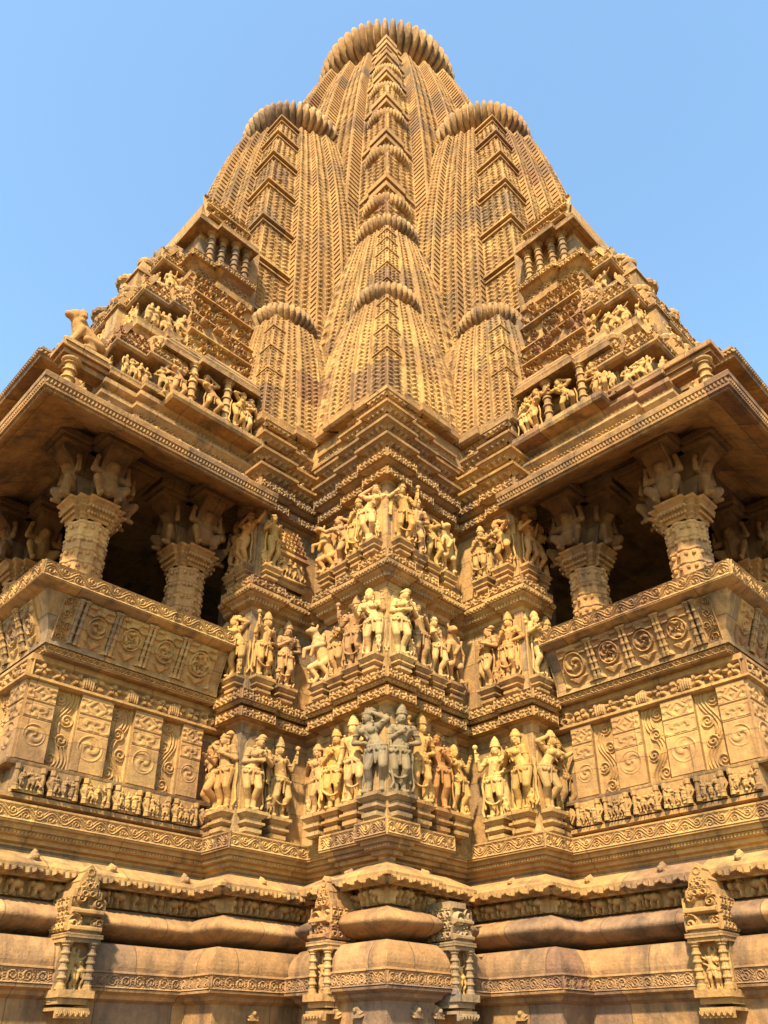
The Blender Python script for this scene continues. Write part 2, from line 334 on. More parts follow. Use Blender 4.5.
# ------------------------------------------------------------------ stone figures
def caps(mb, A, B, r0, r1, n=10):
    A = np.asarray(A, float); B = np.asarray(B, float); L = np.linalg.norm(B - A) + 1e-6
    pr = [(-r0 / L * math.sin(a), r0 * math.cos(a)) for a in np.linspace(PI / 2, 0.01, 4)] + [(1 + r1 / L * math.sin(a), r1 * math.cos(a)) for a in np.linspace(0.01, PI / 2, 4)]
    pr = [(t, max(r, 0.0008)) for t, r in pr]
    mb.tube(A, B, pr, n)
ARM = {     # (elbow, wrist) relative to the shoulder, x outwards
    'hip':   ((0.075, 0.03, -0.135), (0.0, -0.035, -0.225)),
    'down':  ((0.035, 0.01, -0.15), (0.05, -0.03, -0.285)),
    'head':  ((0.10, -0.01, 0.06), (0.0, -0.02, 0.15)),
    'chest': ((0.05, 0.01, -0.14), (-0.075, -0.105, -0.075)),
    'fold':  ((0.05, -0.01, -0.145), (-0.10, -0.10, -0.135)),
    'up':    ((0.08, -0.02, -0.105), (0.085, -0.075, 0.03)),
    'hold':  ((0.055, 0.0, -0.14), (0.05, -0.12, -0.09)),
    'over':  ((0.10, -0.03, -0.04), (0.20, -0.05, 0.02)),
}
def body(mb, sway=0.0, tw=0.0, arms=('hip', 'down'), fem=True, legs=0.0, head=0.0, ox=0.0, sc=1.0, skirt=False, crouch=0.0, prop=None):
    def X(p): return (ox + p[0] * sc, p[1] * sc, p[2] * sc)
    FT = 1.06
    def C(A, B, a, b): caps(mb, X(A), X(B), a * sc * FT, b * sc * FT)
    def E(c, r, rot=None): mb.ell(X(c), [k * sc * FT for k in r], rot=rot)
    px = sway; pz = 0.475 - crouch; cx = -sway * 0.55 + tw; cz = 0.665 - crouch
    E((px, 0, pz), (0.105 if fem else 0.098, 0.075, 0.075)); E((px, 0.03, pz - 0.02), (0.095, 0.07, 0.06))
    C((px, 0, pz + 0.03), (cx * 0.4 + px * 0.6, -0.005, pz + 0.11), 0.072, 0.058 if fem else 0.07)
    C((cx * 0.4 + px * 0.6, -0.005, pz + 0.11), (cx, -0.005, cz), 0.058 if fem else 0.07, 0.078)
    E((cx, 0, cz + 0.015), (0.108, 0.062, 0.07))
    if fem:
        for s in (-1, 1): E((cx + s * 0.05, -0.058, cz + 0.0), (0.043, 0.043, 0.042))
    else:
        for s in (-1, 1): E((cx + s * 0.045, -0.042, cz + 0.025), (0.05, 0.03, 0.035))
    sh = [(cx - 0.118, 0.0, cz + 0.055), (cx + 0.118, 0.0, cz + 0.055)]
    for s in sh: E(s, (0.042, 0.04, 0.042))
    C(sh[0], sh[1], 0.04, 0.04)
    hx = cx + head * 0.03; hz = cz + 0.165
    C((cx, 0, cz + 0.06), (hx, -0.005, hz - 0.03), 0.034, 0.032)
    E((hx, -0.01, hz), (0.050, 0.056, 0.063)); E((hx + head * 0.015, -0.02, hz - 0.025), (0.038, 0.042, 0.04))
    fx = hx + head * 0.02
    E((fx, -0.066, hz - 0.008), (0.008, 0.014, 0.017))                                    # nose
    for s in (-1, 1):
        E((fx + s * 0.019, -0.058, hz + 0.004), (0.012, 0.008, 0.006)); E((hx + s * 0.052, 0.0, hz - 0.012), (0.011, 0.018, 0.026)); E((hx + s * 0.055, -0.002, hz - 0.048), (0.013, 0.013, 0.013))
    E((fx, -0.058, hz - 0.034), (0.016, 0.01, 0.006)); E((hx, 0.0, hz + 0.035), (0.056, 0.058, 0.03))
    # ornaments: necklaces, girdle, sash
    for k in range(9):
        a = -PI * k / 8; C((cx + 0.072 * math.cos(a), -0.055 - 0.012 * abs(math.sin(a)), cz + 0.075 + 0.05 * math.sin(a)), (cx + 0.072 * math.cos(a - 0.3), -0.055, cz + 0.075 + 0.05 * math.sin(a - 0.3)), 0.008, 0.008)
    for k in range(14):
        a = 2 * PI * k / 14; b = a + 2 * PI / 14
        C((px + 0.108 * math.cos(a), 0.085 * math.sin(a), pz + 0.03 - 0.02 * abs(math.sin(a))), (px + 0.108 * math.cos(b), 0.085 * math.sin(b), pz + 0.03 - 0.02 * abs(math.sin(b))), 0.013, 0.013)
    C((px, -0.085, pz), (px + 0.01, -0.06, pz - 0.17), 0.014, 0.012); C((px + 0.05, -0.08, pz + 0.01), (px + 0.07, -0.06, pz - 0.12), 0.009, 0.007)
    # legs
    for i, s in enumerate((-1, 1)):
        bend = legs if i == 1 else -legs * 0.3
        hip = (px + s * 0.055, 0.0, pz - 0.02); kn = (px * 0.7 + s * (0.06 + 0.05 * abs(bend)) + bend * 0.03, -0.03 - 0.06 * abs(bend) - crouch * 0.6, 0.265 - crouch * 0.45)
        an = (px * 0.25 + s * 0.055 + bend * 0.05, 0.01, 0.045)
        C(hip, kn, 0.068, 0.044); C(kn, (an[0], an[1] + 0.015, an[2] + 0.1), 0.043, 0.04); C((an[0], an[1] + 0.012, an[2] + 0.1), an, 0.038, 0.027)
        C((an[0], an[1], 0.022), (an[0] + s * 0.025, an[1] - 0.085, 0.016), 0.027, 0.02); E((an[0], an[1], 0.05), (0.034, 0.034, 0.014))
    for s in (-1, 1):        # scarf ends falling beside the legs
        Q = [(px + s * 0.13, 0.03, pz + 0.10), (px + s * 0.165, 0.02, pz - 0.06), (px + s * 0.15, 0.02, 0.25), (px + s * 0.175, 0.02, 0.10), (px + s * 0.15, 0.0, 0.04)]
        for a, b2 in zip(Q[:-1], Q[1:]): C(a, b2, 0.014, 0.013)
        for k in range(5): E((px + s * (0.03 + 0.02 * k), -0.088 + 0.006 * k, pz - 0.015 * abs(math.sin(k * 1.5)) - 0.02), (0.012, 0.01, 0.022))
        E((cx + s * 0.075, -0.06, cz + 0.09), (0.014, 0.012, 0.014))
    E((cx, -0.082, cz + 0.02), (0.013, 0.012, 0.02)); C((cx - 0.09, -0.03, cz + 0.06), (cx + 0.02, -0.075, cz - 0.10), 0.008, 0.008)
    if skirt:
        H_ = [(px + 0.115 * t, -0.035 - 0.02 * (1 - t * t), 0.16 + 0.07 * t * t) for t in np.linspace(-1, 1, 7)]
        for a, b2 in zip(H_[:-1], H_[1:]): C(a, b2, 0.012, 0.012)
        C((px - 0.12, 0.01, pz - 0.02), (px - 0.13, 0.0, 0.13), 0.016, 0.014); C((px + 0.12, 0.01, pz - 0.02), (px + 0.13, 0.0, 0.12), 0.016, 0.014)
    for i, (s, a) in enumerate(zip((-1, 1), arms)):
        S = np.array(sh[i]); e, w_ = ARM[a]
        El = S + np.array((s * e[0], e[1], e[2])); W = S + np.array((s * w_[0], w_[1], w_[2]))
        if a == 'hip': W = np.array((px + s * 0.10, -0.035, pz + 0.06))
        if a == 'head': W = np.array((hx + s * 0.045, -0.015, hz + 0.055))
        C(S, El, 0.038, 0.03); C(El, W, 0.03, 0.022); E(tuple((S + El) / 2), (0.043, 0.043, 0.014)); E(tuple(W * 0.85 + El * 0.15), (0.03, 0.03, 0.012))
        D = (W - El) / np.linalg.norm(W - El); Hn = W + D * 0.03; E(tuple(Hn), (0.024, 0.018, 0.026))
        sd = np.cross(D, (0, 1, 0.2)); sd /= np.linalg.norm(sd)
        for k in range(4):                                                               # fingers and thumb, gently curled
            b = Hn + sd * (k - 1.5) * 0.0125; t1 = b + D * (0.036 - 0.004 * abs(k - 1.4)); C(b, t1, 0.0075, 0.006); C(t1, t1 + D * 0.012 + np.array((0, -0.012, 0)), 0.006, 0.005)
        C(Hn - sd * 0.02, Hn - sd * 0.036 + D * 0.018, 0.008, 0.006)
        if prop == i or prop == 2:
            C(W + np.array((s * 0.01, -0.02, -0.05)), W + np.array((s * 0.015, -0.02, 0.12)), 0.013, 0.016); E(tuple(W + np.array((s * 0.015, -0.02, 0.14))), (0.034, 0.03, 0.034))
    return np.array(X((hx, 0.0, hz)))
def remesh(mb, voxel, name):
    me = mb.data('raw'); o = bpy.data.objects.new('raw', me); COL.objects.link(o)
    md = o.modifiers.new('r', 'REMESH'); md.mode = 'VOXEL'; md.voxel_size = voxel; md.use_smooth_shade = True
    dg = bpy.context.evaluated_depsgraph_get(); ev = o.evaluated_get(dg)
    r = bpy.data.meshes.new_from_object(ev, depsgraph=dg); r.name = name
    n = len(r.vertices); co = np.empty(n * 3, np.float32); r.vertices.foreach_get('co', co); co = co.reshape(-1, 3)
    ne = len(r.edges); ed = np.empty(ne * 2, np.int32); r.edges.foreach_get('vertices', ed); ed = ed.reshape(-1, 2)
    for it, lam in ((0, 0.5), (1, -0.42)):        # light smoothing without shrinking
        acc = np.zeros_like(co); cnt = np.zeros(n)
        np.add.at(acc, ed[:, 0], co[ed[:, 1]]); np.add.at(acc, ed[:, 1], co[ed[:, 0]]); np.add.at(cnt, ed[:, 0], 1); np.add.at(cnt, ed[:, 1], 1)
        co = co + lam * (acc / np.maximum(cnt, 1)[:, None] - co)
    r.vertices.foreach_set('co', co.astype(np.float32).ravel())
    r.polygons.foreach_set('use_smooth', np.full(len(r.polygons), True, bool)); r.update()
    bpy.data.objects.remove(o); bpy.data.meshes.remove(me)
    return r
def arrays(me):
    n = len(me.vertices); co = np.empty(n * 3, np.float32); me.vertices.foreach_get('co', co)
    q = []; t = []
    for p in me.polygons:
        (q if len(p.vertices) == 4 else t).append(tuple(p.vertices) if len(p.vertices) <= 4 else tuple(p.vertices)[:3])
    return co.reshape(-1, 3).astype(float) * np.array((1, -1, 1)), np.array(q, int).reshape(-1, 4), np.array(t, int).reshape(-1, 3)
# The figure is modelled facing +q of the builder (which is -y of the object).
def FB(): return MB()
def flipy(mb):      # figures are written with -y to the front; the builder negates q
    for v in mb.V: v[:, 1] *= -1
    return mb
KINDS = [
    ('woman touching her hair', dict(sway=0.05, tw=-0.02, arms=('hip', 'head'), fem=True, legs=0.7, head=-0.6), 'bun'),
    ('woman with folded arms', dict(sway=-0.045, arms=('fold', 'chest'), fem=True, legs=-0.6, head=0.5), 'bun'),
    ('crowned god holding a staff', dict(sway=0.03, arms=('down', 'up'), fem=False, legs=0.5, head=0.2, skirt=True, prop=1), 'crown'),
    ('crowned god with hand at chest', dict(sway=-0.03, arms=('chest', 'hip'), fem=False, legs=-0.4, head=-0.3, skirt=True), 'crown'),
    ('dancing woman with bent knees', dict(sway=0.07, tw=-0.03, arms=('over', 'head'), fem=True, legs=1.2, head=-0.8, crouch=0.03), 'bun'),
    ('standing woman with lowered arm', dict(sway=0.06, arms=('chest', 'down'), fem=True, legs=0.5, head=0.7), 'tiara'),
    ('bearded guardian holding a club', dict(sway=-0.02, arms=('up', 'hip'), fem=False, legs=0.3, head=0.4, prop=0, skirt=True), 'crown'),
    ('woman with both arms raised', dict(sway=-0.06, tw=0.02, arms=('head', 'over'), fem=True, legs=-0.9, head=0.6), 'tiara'),
    ('man with hands held forward', dict(sway=0.02, arms=('hold', 'chest'), fem=False, legs=0.2, head=-0.5), 'bun'),
    ('haloed goddess with raised hand', dict(sway=0.045, arms=('hold', 'up'), fem=True, legs=0.5, head=-0.2), 'halo'),
]
FIGS = []
def headdress(kind, c):
    mb = MB(); c = np.array((c[0], -c[1], c[2] + 0.038))
    if kind == 'crown':
        pr = [(0.056, 0), (0.064, 0.008), (0.060, 0.02), (0.054, 0.022), (0.060, 0.034), (0.054, 0.048), (0.045, 0.05), (0.05, 0.064), (0.043, 0.08), (0.035, 0.082), (0.037, 0.096), (0.028, 0.108), (0.018, 0.11), (0.02, 0.122), (0.008, 0.135), (0.001, 0.138)]
        mb.lathe(c, pr, 20, ribs=10, amp=0.1)
    elif kind == 'bun':
        mb.lathe(c, [(0.056, -0.012), (0.06, 0.0), (0.05, 0.012), (0.001, 0.03)], 16); mb.ell(c + np.array((0.03, -0.028, 0.035)), (0.046, 0.042, 0.042)); mb.lathe(c + np.array((0.03, -0.028, 0.035)), [(0.05, -0.008), (0.054, 0), (0.05, 0.008)], 16)
        mb.ell(c + np.array((0.0, 0.03, 0.018)), (0.018, 0.02, 0.018))
    elif kind == 'tiara':
        mb.lathe(c, [(0.054, -0.01), (0.064, 0.004), (0.06, 0.018), (0.052, 0.02), (0.05, 0.045), (0.036, 0.05), (0.034, 0.07), (0.015, 0.085), (0.001, 0.088)], 18, ribs=9, amp=0.12)
    else:
        mb.lathe(c, [(0.052, -0.005), (0.055, 0.02), (0.04, 0.05), (0.02, 0.075), (0.001, 0.085)], 16, ribs=8, amp=0.1)
        A = [(c[0] + 0.105 * math.cos(t) * (1 + 0.07 * math.cos(12 * t)), c[1] - 0.055, c[2] - 0.03 + 0.11 * math.sin(t) * (1 + 0.07 * math.cos(12 * t))) for t in np.linspace(0, 2 * PI, 72, endpoint=False)]
        mb.poly(A, (0, -0.03, 0))
    for v in mb.V: v[:] = c + (v - c) * 1.16
    return mb.data('headdress', True)
LOW = []
for nm, kw, hd in KINDS:
    mb = MB(); hc = body(mb, **kw); flipy(mb)
    me = remesh(mb, 0.0065, 'figure'); me.materials.append(FIG)
    h = headdress(hd, hc); h.materials.append(FIG)
    FIGS.append((nm, me, h))
    if len(LOW) < 6:
        mb2 = MB(); hc = body(mb2, **kw); mb2.ell(np.array(hc) + np.array((0, 0, 0.06)), (0.05, 0.05, 0.07)); flipy(mb2)
        m2 = remesh(mb2, 0.026, 'small'); LOW.append(arrays(m2))
def attendant_mesh():
    mb = MB(); body(mb, sc=0.3, arms=('chest', 'down'), fem=False, legs=0.3); flipy(mb)
    m = remesh(mb, 0.008, 'attendant'); m.materials.append(FIG); return m
ATT = attendant_mesh()
def couple_mesh():
    mb = MB(); body(mb, ox=-0.10, sway=0.04, tw=0.03, arms=('hip', 'over'), fem=False, legs=0.4, head=0.9); body(mb, ox=0.14, sway=0.05, tw=-0.05, arms=('over', 'down'), fem=True, legs=0.6, head=-0.9, sc=0.95)
    mb.ell((-0.07, 0, 0.9), (0.05, 0.05, 0.07)); mb.ell((0.07, 0.02, 0.87), (0.05, 0.05, 0.05)); flipy(mb)
    m = remesh(mb, 0.010, 'figure'); m.materials.append(FIG); return m
COUPLE = couple_mesh()
def beast_mesh():       # rearing horned lion with a small warrior below
    mb = MB()
    caps(mb, (0.05, 0.02, 0.38), (-0.03, -0.03, 0.64), 0.10, 0.12); caps(mb, (-0.03, -0.03, 0.66), (-0.06, -0.08, 0.80), 0.09, 0.07)
    mb.ell((-0.08, -0.12, 0.85), (0.075, 0.09, 0.075)); mb.ell((-0.10, -0.20, 0.82), (0.045, 0.055, 0.04))
    for s in (-1, 1):
        mb.ell((-0.08 + s * 0.06, -0.09, 0.93), (0.02, 0.02, 0.045)); mb.ell((-0.09 + s * 0.035, -0.185, 0.87), (0.016, 0.016, 0.016))
        caps(mb, (-0.02 + s * 0.09, -0.05, 0.62), (-0.10 + s * 0.09, -0.17, 0.56), 0.05, 0.035); caps(mb, (-0.10 + s * 0.09, -0.17, 0.56), (-0.14 + s * 0.07, -0.15, 0.44), 0.035, 0.03)
        caps(mb, (0.05 + s * 0.07, 0.02, 0.36), (-0.03 + s * 0.10, -0.09, 0.27), 0.085, 0.055); caps(mb, (-0.03 + s * 0.10, -0.09, 0.27), (0.05 + s * 0.10, 0.0, 0.13), 0.05, 0.035); caps(mb, (0.05 + s * 0.10, 0.0, 0.13), (0.02 + s * 0.10, -0.05, 0.03), 0.035, 0.03); caps(mb, (0.02 + s * 0.1, -0.03, 0.025), (0.0 + s * 0.1, -0.11, 0.02), 0.032, 0.026)
    P = [(0.12, 0.05, 0.34), (0.22, 0.05, 0.40), (0.24, 0.03, 0.55), (0.17, 0.02, 0.68), (0.2, 0.02, 0.78)]
    for a, b in zip(P[:-1], P[1:]): caps(mb, a, b, 0.025, 0.022)
    for k in range(7): mb.ell((-0.0 + 0.07 * math.cos(k), -0.05 + 0.05 * math.sin(k), 0.76 - 0.012 * k), (0.04, 0.035, 0.05))
    body(mb, sc=0.36, ox=-0.17, arms=('head', 'chest'), fem=False, legs=0.8, crouch=0.06); flipy(mb)
    m = remesh(mb, 0.011, 'figure'); m.materials.append(FIG); return m
BEAST = beast_mesh()
def dwarf_mesh():       # squat dwarf crouching under a bracket, hands raised to carry it
    mb = MB()
    mb.ell((0, 0, 0.17), (0.15, 0.13, 0.14)); mb.ell((0, -0.02, 0.28), (0.13, 0.10, 0.10)); mb.ell((0, -0.09, 0.40), (0.085, 0.085, 0.085)); mb.ell((0, -0.175, 0.385), (0.018, 0.025, 0.025))
    for s in (-1, 1):
        mb.ell((s * 0.03, -0.165, 0.415), (0.02, 0.014, 0.014)); mb.ell((s * 0.085, -0.07, 0.39), (0.02, 0.03, 0.04))
        caps(mb, (s * 0.13, -0.02, 0.32), (s * 0.25, -0.05, 0.30), 0.05, 0.042); caps(mb, (s * 0.25, -0.05, 0.30), (s * 0.22, -0.04, 0.45), 0.042, 0.034); mb.ell((s * 0.21, -0.05, 0.48), (0.045, 0.045, 0.035))
        caps(mb, (s * 0.09, -0.02, 0.12), (s * 0.21, -0.13, 0.16), 0.07, 0.055); caps(mb, (s * 0.21, -0.13, 0.16), (s * 0.12, -0.07, 0.02), 0.05, 0.035); caps(mb, (s * 0.12, -0.07, 0.01), (s * 0.13, -0.16, 0.0), 0.035, 0.028)
    mb.ell((0, -0.03, 0.47), (0.08, 0.08, 0.035)); flipy(mb)
    m = remesh(mb, 0.013, 'bracket_figure'); m.materials.append(CARVED); return m
DWARF = dwarf_mesh()
def lion_mesh():
    mb = MB()
    caps(mb, (0, 0.16, 0.20), (0, -0.06, 0.34), 0.15, 0.14); caps(mb, (0, -0.07, 0.36), (0, -0.13, 0.50), 0.13, 0.11); mb.ell((0, -0.17, 0.58), (0.11, 0.12, 0.11)); mb.ell((0, -0.28, 0.55), (0.06, 0.07, 0.055))
    for k in range(10): mb.ell((0.13 * math.cos(k * 0.63), -0.12, 0.54 + 0.12 * math.sin(k * 0.63)), (0.04, 0.05, 0.04))
    for s in (-1, 1):
        mb.ell((s * 0.08, -0.14, 0.68), (0.03, 0.025, 0.03)); mb.ell((s * 0.045, -0.27, 0.60), (0.02, 0.02, 0.02))
        caps(mb, (s * 0.09, -0.10, 0.34), (s * 0.10, -0.20, 0.05), 0.06, 0.045); caps(mb, (s * 0.10, -0.2, 0.03), (s * 0.10, -0.28, 0.03), 0.045, 0.04)
        caps(mb, (s * 0.11, 0.16, 0.17), (s * 0.15, -0.02, 0.16), 0.09, 0.06); caps(mb, (s * 0.15, -0.02, 0.16), (s * 0.15, 0.10, 0.03), 0.05, 0.04); caps(mb, (s * 0.15, 0.1, 0.03), (s * 0.15, -0.03, 0.03), 0.04, 0.035)
    caps(mb, (0.05, 0.28, 0.1), (0.16, 0.30, 0.3), 0.03, 0.025); flipy(mb)
    m = remesh(mb, 0.016, 'figure'); m.materials.append(FIG); return m
LION = lion_mesh()
def pedestal_mesh(w, d, h):
    mb = MB()
    def sl(k, z0, z1, kb): mb.frust((0, -0.5 * d * (1 - kb) * 0 , 0), (w / 2 * kb, d / 2 * kb), z0, (0, 0), (w / 2 * k, d / 2 * k), z1)
    sl(1.0, -0.035, 0.0, 1.0); sl(0.97, -0.075, -0.035, 0.74); sl(0.66, -h * 0.46, -0.075, 0.66)
    sl(0.86, -h * 0.56, -h * 0.46, 0.86); sl(0.84, -h * 0.66, -h * 0.56, 0.62); sl(0.55, -h * 0.74, -h * 0.66, 0.55); sl(0.70, -h * 0.90, -h * 0.74, 0.70); sl(0.68, -h, -h * 0.90, 0.50)
    me = mb.data('pedestal'); me.materials.append(STONE); return me
PED = {1: pedestal_mesh(0.30, 0.27, 0.25), 2: pedestal_mesh(0.28, 0.25, 0.20), 3: pedestal_mesh(0.26, 0.24, 0.19), 0: pedestal_mesh(0.34, 0.30, 0.10)}
TINT = {'golden': (1.12, 1.08, 0.95), 'pale': (1.28, 1.34, 1.45), 'grey': (0.50, 0.66, 1.08), 'pinkish': (0.86, 0.80, 0.98), 'brown': (0.82, 0.74, 0.66), 'buff': (1.0, 1.0, 1.05)}
LOC45 = rad(-45)
def slab_mesh():
    mb = MB(); A = [(-.15, 0), (.15, 0), (.155, .3), (.14, .62), (.12, .80), (.07, .90), (0, .93), (-.07, .90), (-.12, .80), (-.14, .62), (-.155, .3)]
    mb.poly([(x, .045, z) for x, z in A], (0, -.12, 0)); me = mb.data('back_slab'); me.materials.append(FIG); return me
SLAB = slab_mesh()
def world(p, q, z): s = 1 / math.sqrt(2); return ((p - q) * s, -(p + q) * s, z)
def statue(kind, p, q, z, face, h, tint, label, ped, group, yaw=0.0, att=None, slab=True):
    """face 'q' looks along the left-hand transept, 'p' along the right-hand one, 'd' along the diagonal."""
    rz = {'q': rad(-45), 'p': rad(45), 'd': 0.0}[face]
    root = empty('statue', world(p, q, z), rz); tag(root, label, 'statue', group)
    if kind == 'beast': me, hd = BEAST, None
    elif kind == 'couple': me, hd = COUPLE, None
    else: _, me, hd = FIGS[kind]
    col = TINT[tint]
    col = tuple(c * R_.uniform(0.94, 1.06) for c in col)
    f = link('figure', me, root, rz=yaw, color=col); f.scale = (h, h, h)
    if hd: g = link('headdress', hd, root, rz=yaw, color=col); g.scale = (h, h, h)
    if att is not None:
        a = link('attendant', ATT, root, loc=(att * h, -0.02, 0), color=col); a.scale = (h, h, h)
    if slab and ped is not None:
        sm_ = link('back_slab', SLAB, root, loc=(0, 0.085, 0), color=tuple(0.6 + 0.4 * c for c in col)); sm_.scale = (h, h, h)
    if ped is not None: link('pedestal', PED[ped], root, loc=(0, 0.045, 0), color=tuple(0.5 + 0.5 * c for c in col))
    return root
# ------------------------------------------------------------------ the temple
TEMPLE = empty('temple', (0, 0, 0), rad(-45))
tag(TEMPLE, 'golden sandstone temple with carved tiers, two balconies and a tall ribbed tower', 'temple')
WALL = [(-2.02, .66), (-1.78, .66), (-1.78, .72), (-1.53, .72), (-1.53, .42), (-1.58, .42), (-1.58, -.24), (-1.28, -.24), (-1.28, -.14), (-.76, -.14), (-.76, -.07), (-.30, -.07), (-.30, 0), (0, 0)]
CORN = [(-2.06, .67), (-1.72, .67), (-1.72, .72), (-1.53, .72), (-1.53, .52), (-1.58, .52), (-1.58, -.22), (-1.12, -.22), (-1.12, -.12), (-.62, -.12), (-.62, -.06), (-.16, -.06), (-.16, 0), (0, 0)]
BASE = [(-7.4, 2.9), (-2.02, 2.9), (-2.02, .72), (-1.53, .72), (-1.53, -.30), (-.80, -.30), (-.80, -.10), (-.16, -.10), (-.16, 0), (0, 0)]
FWALL, FCORN, FBASE = both(WALL), both(CORN), both(BASE)
def jit(prof): return prof
def arc(o0, z0, o1, z1, bulge, n=8):
    r = []
    for k in range(n + 1):
        t = k / n; r.append((o0 + (o1 - o0) * t + bulge * math.sin(PI * t) ** 0.8, z0 + (z1 - z0) * t))
    return r

# -- plinth
plinth = empty('plinth', parent=TEMPLE)
b = MB(); b.sweep(FBASE, [(.36, 0), (.36, 1.30), (.34, 1.34), (.34, 1.66), (.30, 1.70), (.27, 1.71), (.22, 1.74), (.22, 1.90)]); b.build('footing', STONE, plinth, color=(.82, .8, .9))
b = MB(); b.sweep(FBASE, [(.22, 1.90), (.22, 2.02), (.27, 2.05), (.28, 2.08), (.345, 2.105), (.35, 2.125), (.335, 2.13), (.335, 2.25), (.35, 2.255), (.345, 2.27)] + arc(.325, 2.275, .25, 2.50, .03, 6) + [(.20, 2.515), (-.05, 2.52)])
b.band(FBASE, .337, 2.135, 2.245, f_scroll, .02, .011, .2); b.build('pot_moulding', STONE, plinth, color=(.84, .82, .95))
b = MB(); b.sweep(FBASE, [(-.04, 2.525)] + arc(.08, 2.545, .08, 2.825, .215, 14) + [(-.04, 2.835)]); b.build('torus_moulding', STONE, plinth, smooth=True, color=(.86, .82, .92))
b = MB(); b.sweep(FBASE, [(.0, 2.83), (.09, 2.842), (.09, 3.04), (.0, 3.06)]); b.band(FBASE, .085, 2.845, 3.035, f_herd(.19), .10, .011, .2); b.build('elephant_frieze', CARVED, plinth)
b = MB(); b.sweep(FBASE, [(-.04, 3.05), (.18, 3.055), (.22, 3.06), (.285, 3.05), (.295, 3.055), (.295, 3.085), (.24, 3.125), (.15, 3.175), (.07, 3.215), (-.02, 3.22), (-.02, 3.28)])
b.band(FBASE, .235, 2.985, 3.055, f_leaf(.18), .09, .011, .15); b.build('eave_moulding', STONE, plinth)
b = MB()
def bud(mb, p, q, z, face, s):
    d = np.array((0, 1.0)) if face == 'q' else np.array((1.0, 0)); t = np.array((1.0, 0)) if face == 'q' else np.array((0, -1.0))
    A = []
    for (x, y) in ((-1, 0), (-.75, .35), (-.95, .5), (-.45, .75), (-.3, 1.05), (0, 1.45), (.3, 1.05), (.45, .75), (.95, .5), (.75, .35), (1, 0)):
        k = R_.uniform(.9, 1.1); A.append((p + t[0] * x * s * k, q + t[1] * x * s * k, z + y * s * k))
    mb.poly(A, (d[0] * .07, d[1] * .07, -.03))
    mb.ell((p + d[0] * .07, q + d[1] * .07, z + .55 * s), (.4 * s,) * 3, 8, 6)
def leaf(M, parent, *a, color=None):
    m = MB(M); bud(m, *a); m.build('leaf_ornament', STONE, parent, color=color)
for M in (False, True):
    L_ = [(-.38, .10, 3.12, 'q', .07), (-.85, -.02, 3.12, 'q', .07), (-1.38, .45, 3.12, 'p', .07), (-.12, .2, 1.92, 'q', .06), (-.4, .2, 1.92, 'q', .06), (-1.33, .5, 1.92, 'p', .06)]
    L_ += [(-1.87, x, 3.12, 'p', .085) for x in (1.05, 1.85, 2.6)] + [(x, 3.05, 3.12, 'q', .09) for x in (-2.6, -3.6)]
    for a in L_: leaf(M, plinth, *a)
b = MB(); b.sweep(FBASE, [(-.02, 3.27), (-.02, 3.30), (.03, 3.315), (.03, 3.355), (.07, 3.36), (.07, 3.40), (.105, 3.41), (.11, 3.45), (.15, 3.455), (.15, 3.472), (.14, 3.478), (.14, 3.605), (.15, 3.61), (.15, 3.628), (.01, 3.638)])
b.band(FBASE, .072, 3.362, 3.40, f_dent(.035), .02, .008, .1); b.band(FBASE, .142, 3.475, 3.608, f_wave, .018, .0085, .1); b.build('scroll_frieze', CARVED, plinth)

# -- walls behind the statues
piers = empty('corner_piers', parent=TEMPLE)
b = MB(); b.sweep(FWALL, [(0, 3.60), (0, 7.72)]); b.build('wall', STONE, piers)
for z0, z1 in ((3.62, 4.84), (5.2, 6.26), (6.66, 7.68)):        # slim backing posts between the statues
    for M in (False, True):
        for (p0, p1, q0, q1) in ((-.36, -.30, -.07, -.015), (-1.62, -1.49, .64, .76)) + (() if M else ((-.09, .035, -.09, .035),)):
            m = MB(M); m.box(p0, p1, q0, q1, z0, z1); m.build('backing_post', STONE, piers, color=(1.05, 1.08, 1.1))
def cornice(name, path, prof, bands, col=None):
    m = MB(); m.sweep(path, prof)
    for (o, z0, z1, f, d, c) in bands: m.band(path, o, z0, z1, f, d, c, .10)
    return m.build(name, CARVED, piers, color=col)
cornice('lower_cornice', FCORN, [(0, 4.81), (.05, 4.85), (.06, 4.87), (.125, 4.88), (.125, 4.99), (.13, 5.0), (.05, 5.01), (.05, 5.045), (.10, 5.05), (.155, 5.065), (.155, 5.185), (.16, 5.19), (.03, 5.215), (0, 5.22)],
        [(.127, 4.885, 4.99, f_knot(.10), .03, .0095), (.157, 5.07, 5.185, f_knot(.085), .032, .0095), (.14, 5.03, 5.07, f_leaf(.06), .02, .008)])
cornice('middle_cornice', FCORN, [(0, 6.23), (.04, 6.26), (.045, 6.31), (.09, 6.33), (.095, 6.37), (.15, 6.41), (.19, 6.46), (.2, 6.47), (.2, 6.495), (.12, 6.515), (.12, 6.53), (.14, 6.535), (.14, 6.65), (.145, 6.655), (.02, 6.675), (0, 6.68)],
        [(.142, 6.54, 6.65, f_knot(.11), .028, .0095), (.10, 6.335, 6.39, f_dent(.045), .03, .009), (.185, 6.43, 6.47, f_leaf(.05), .02, .009)])
pr = [(0, 7.66), (.05, 7.69), (.06, 7.71), (.12, 7.715), (.12, 7.83), (-.03, 7.845), (-.03, 7.89), (.10, 7.90), (.165, 7.935), (.165, 8.06), (.17, 8.07), (-.04, 8.10), (-.04, 8.16)]
for z, o in ((8.16, .205), (8.44, .19), (8.72, .17)):
    pr += [(-.04, z), (.04, z + .03), (.08, z + .04), (o - .02, z + .085), (o, z + .09), (o + .005, z + .125), (o - .05, z + .145), (.06, z + .165), (-.04, z + .18), (-.05, z + .27)]
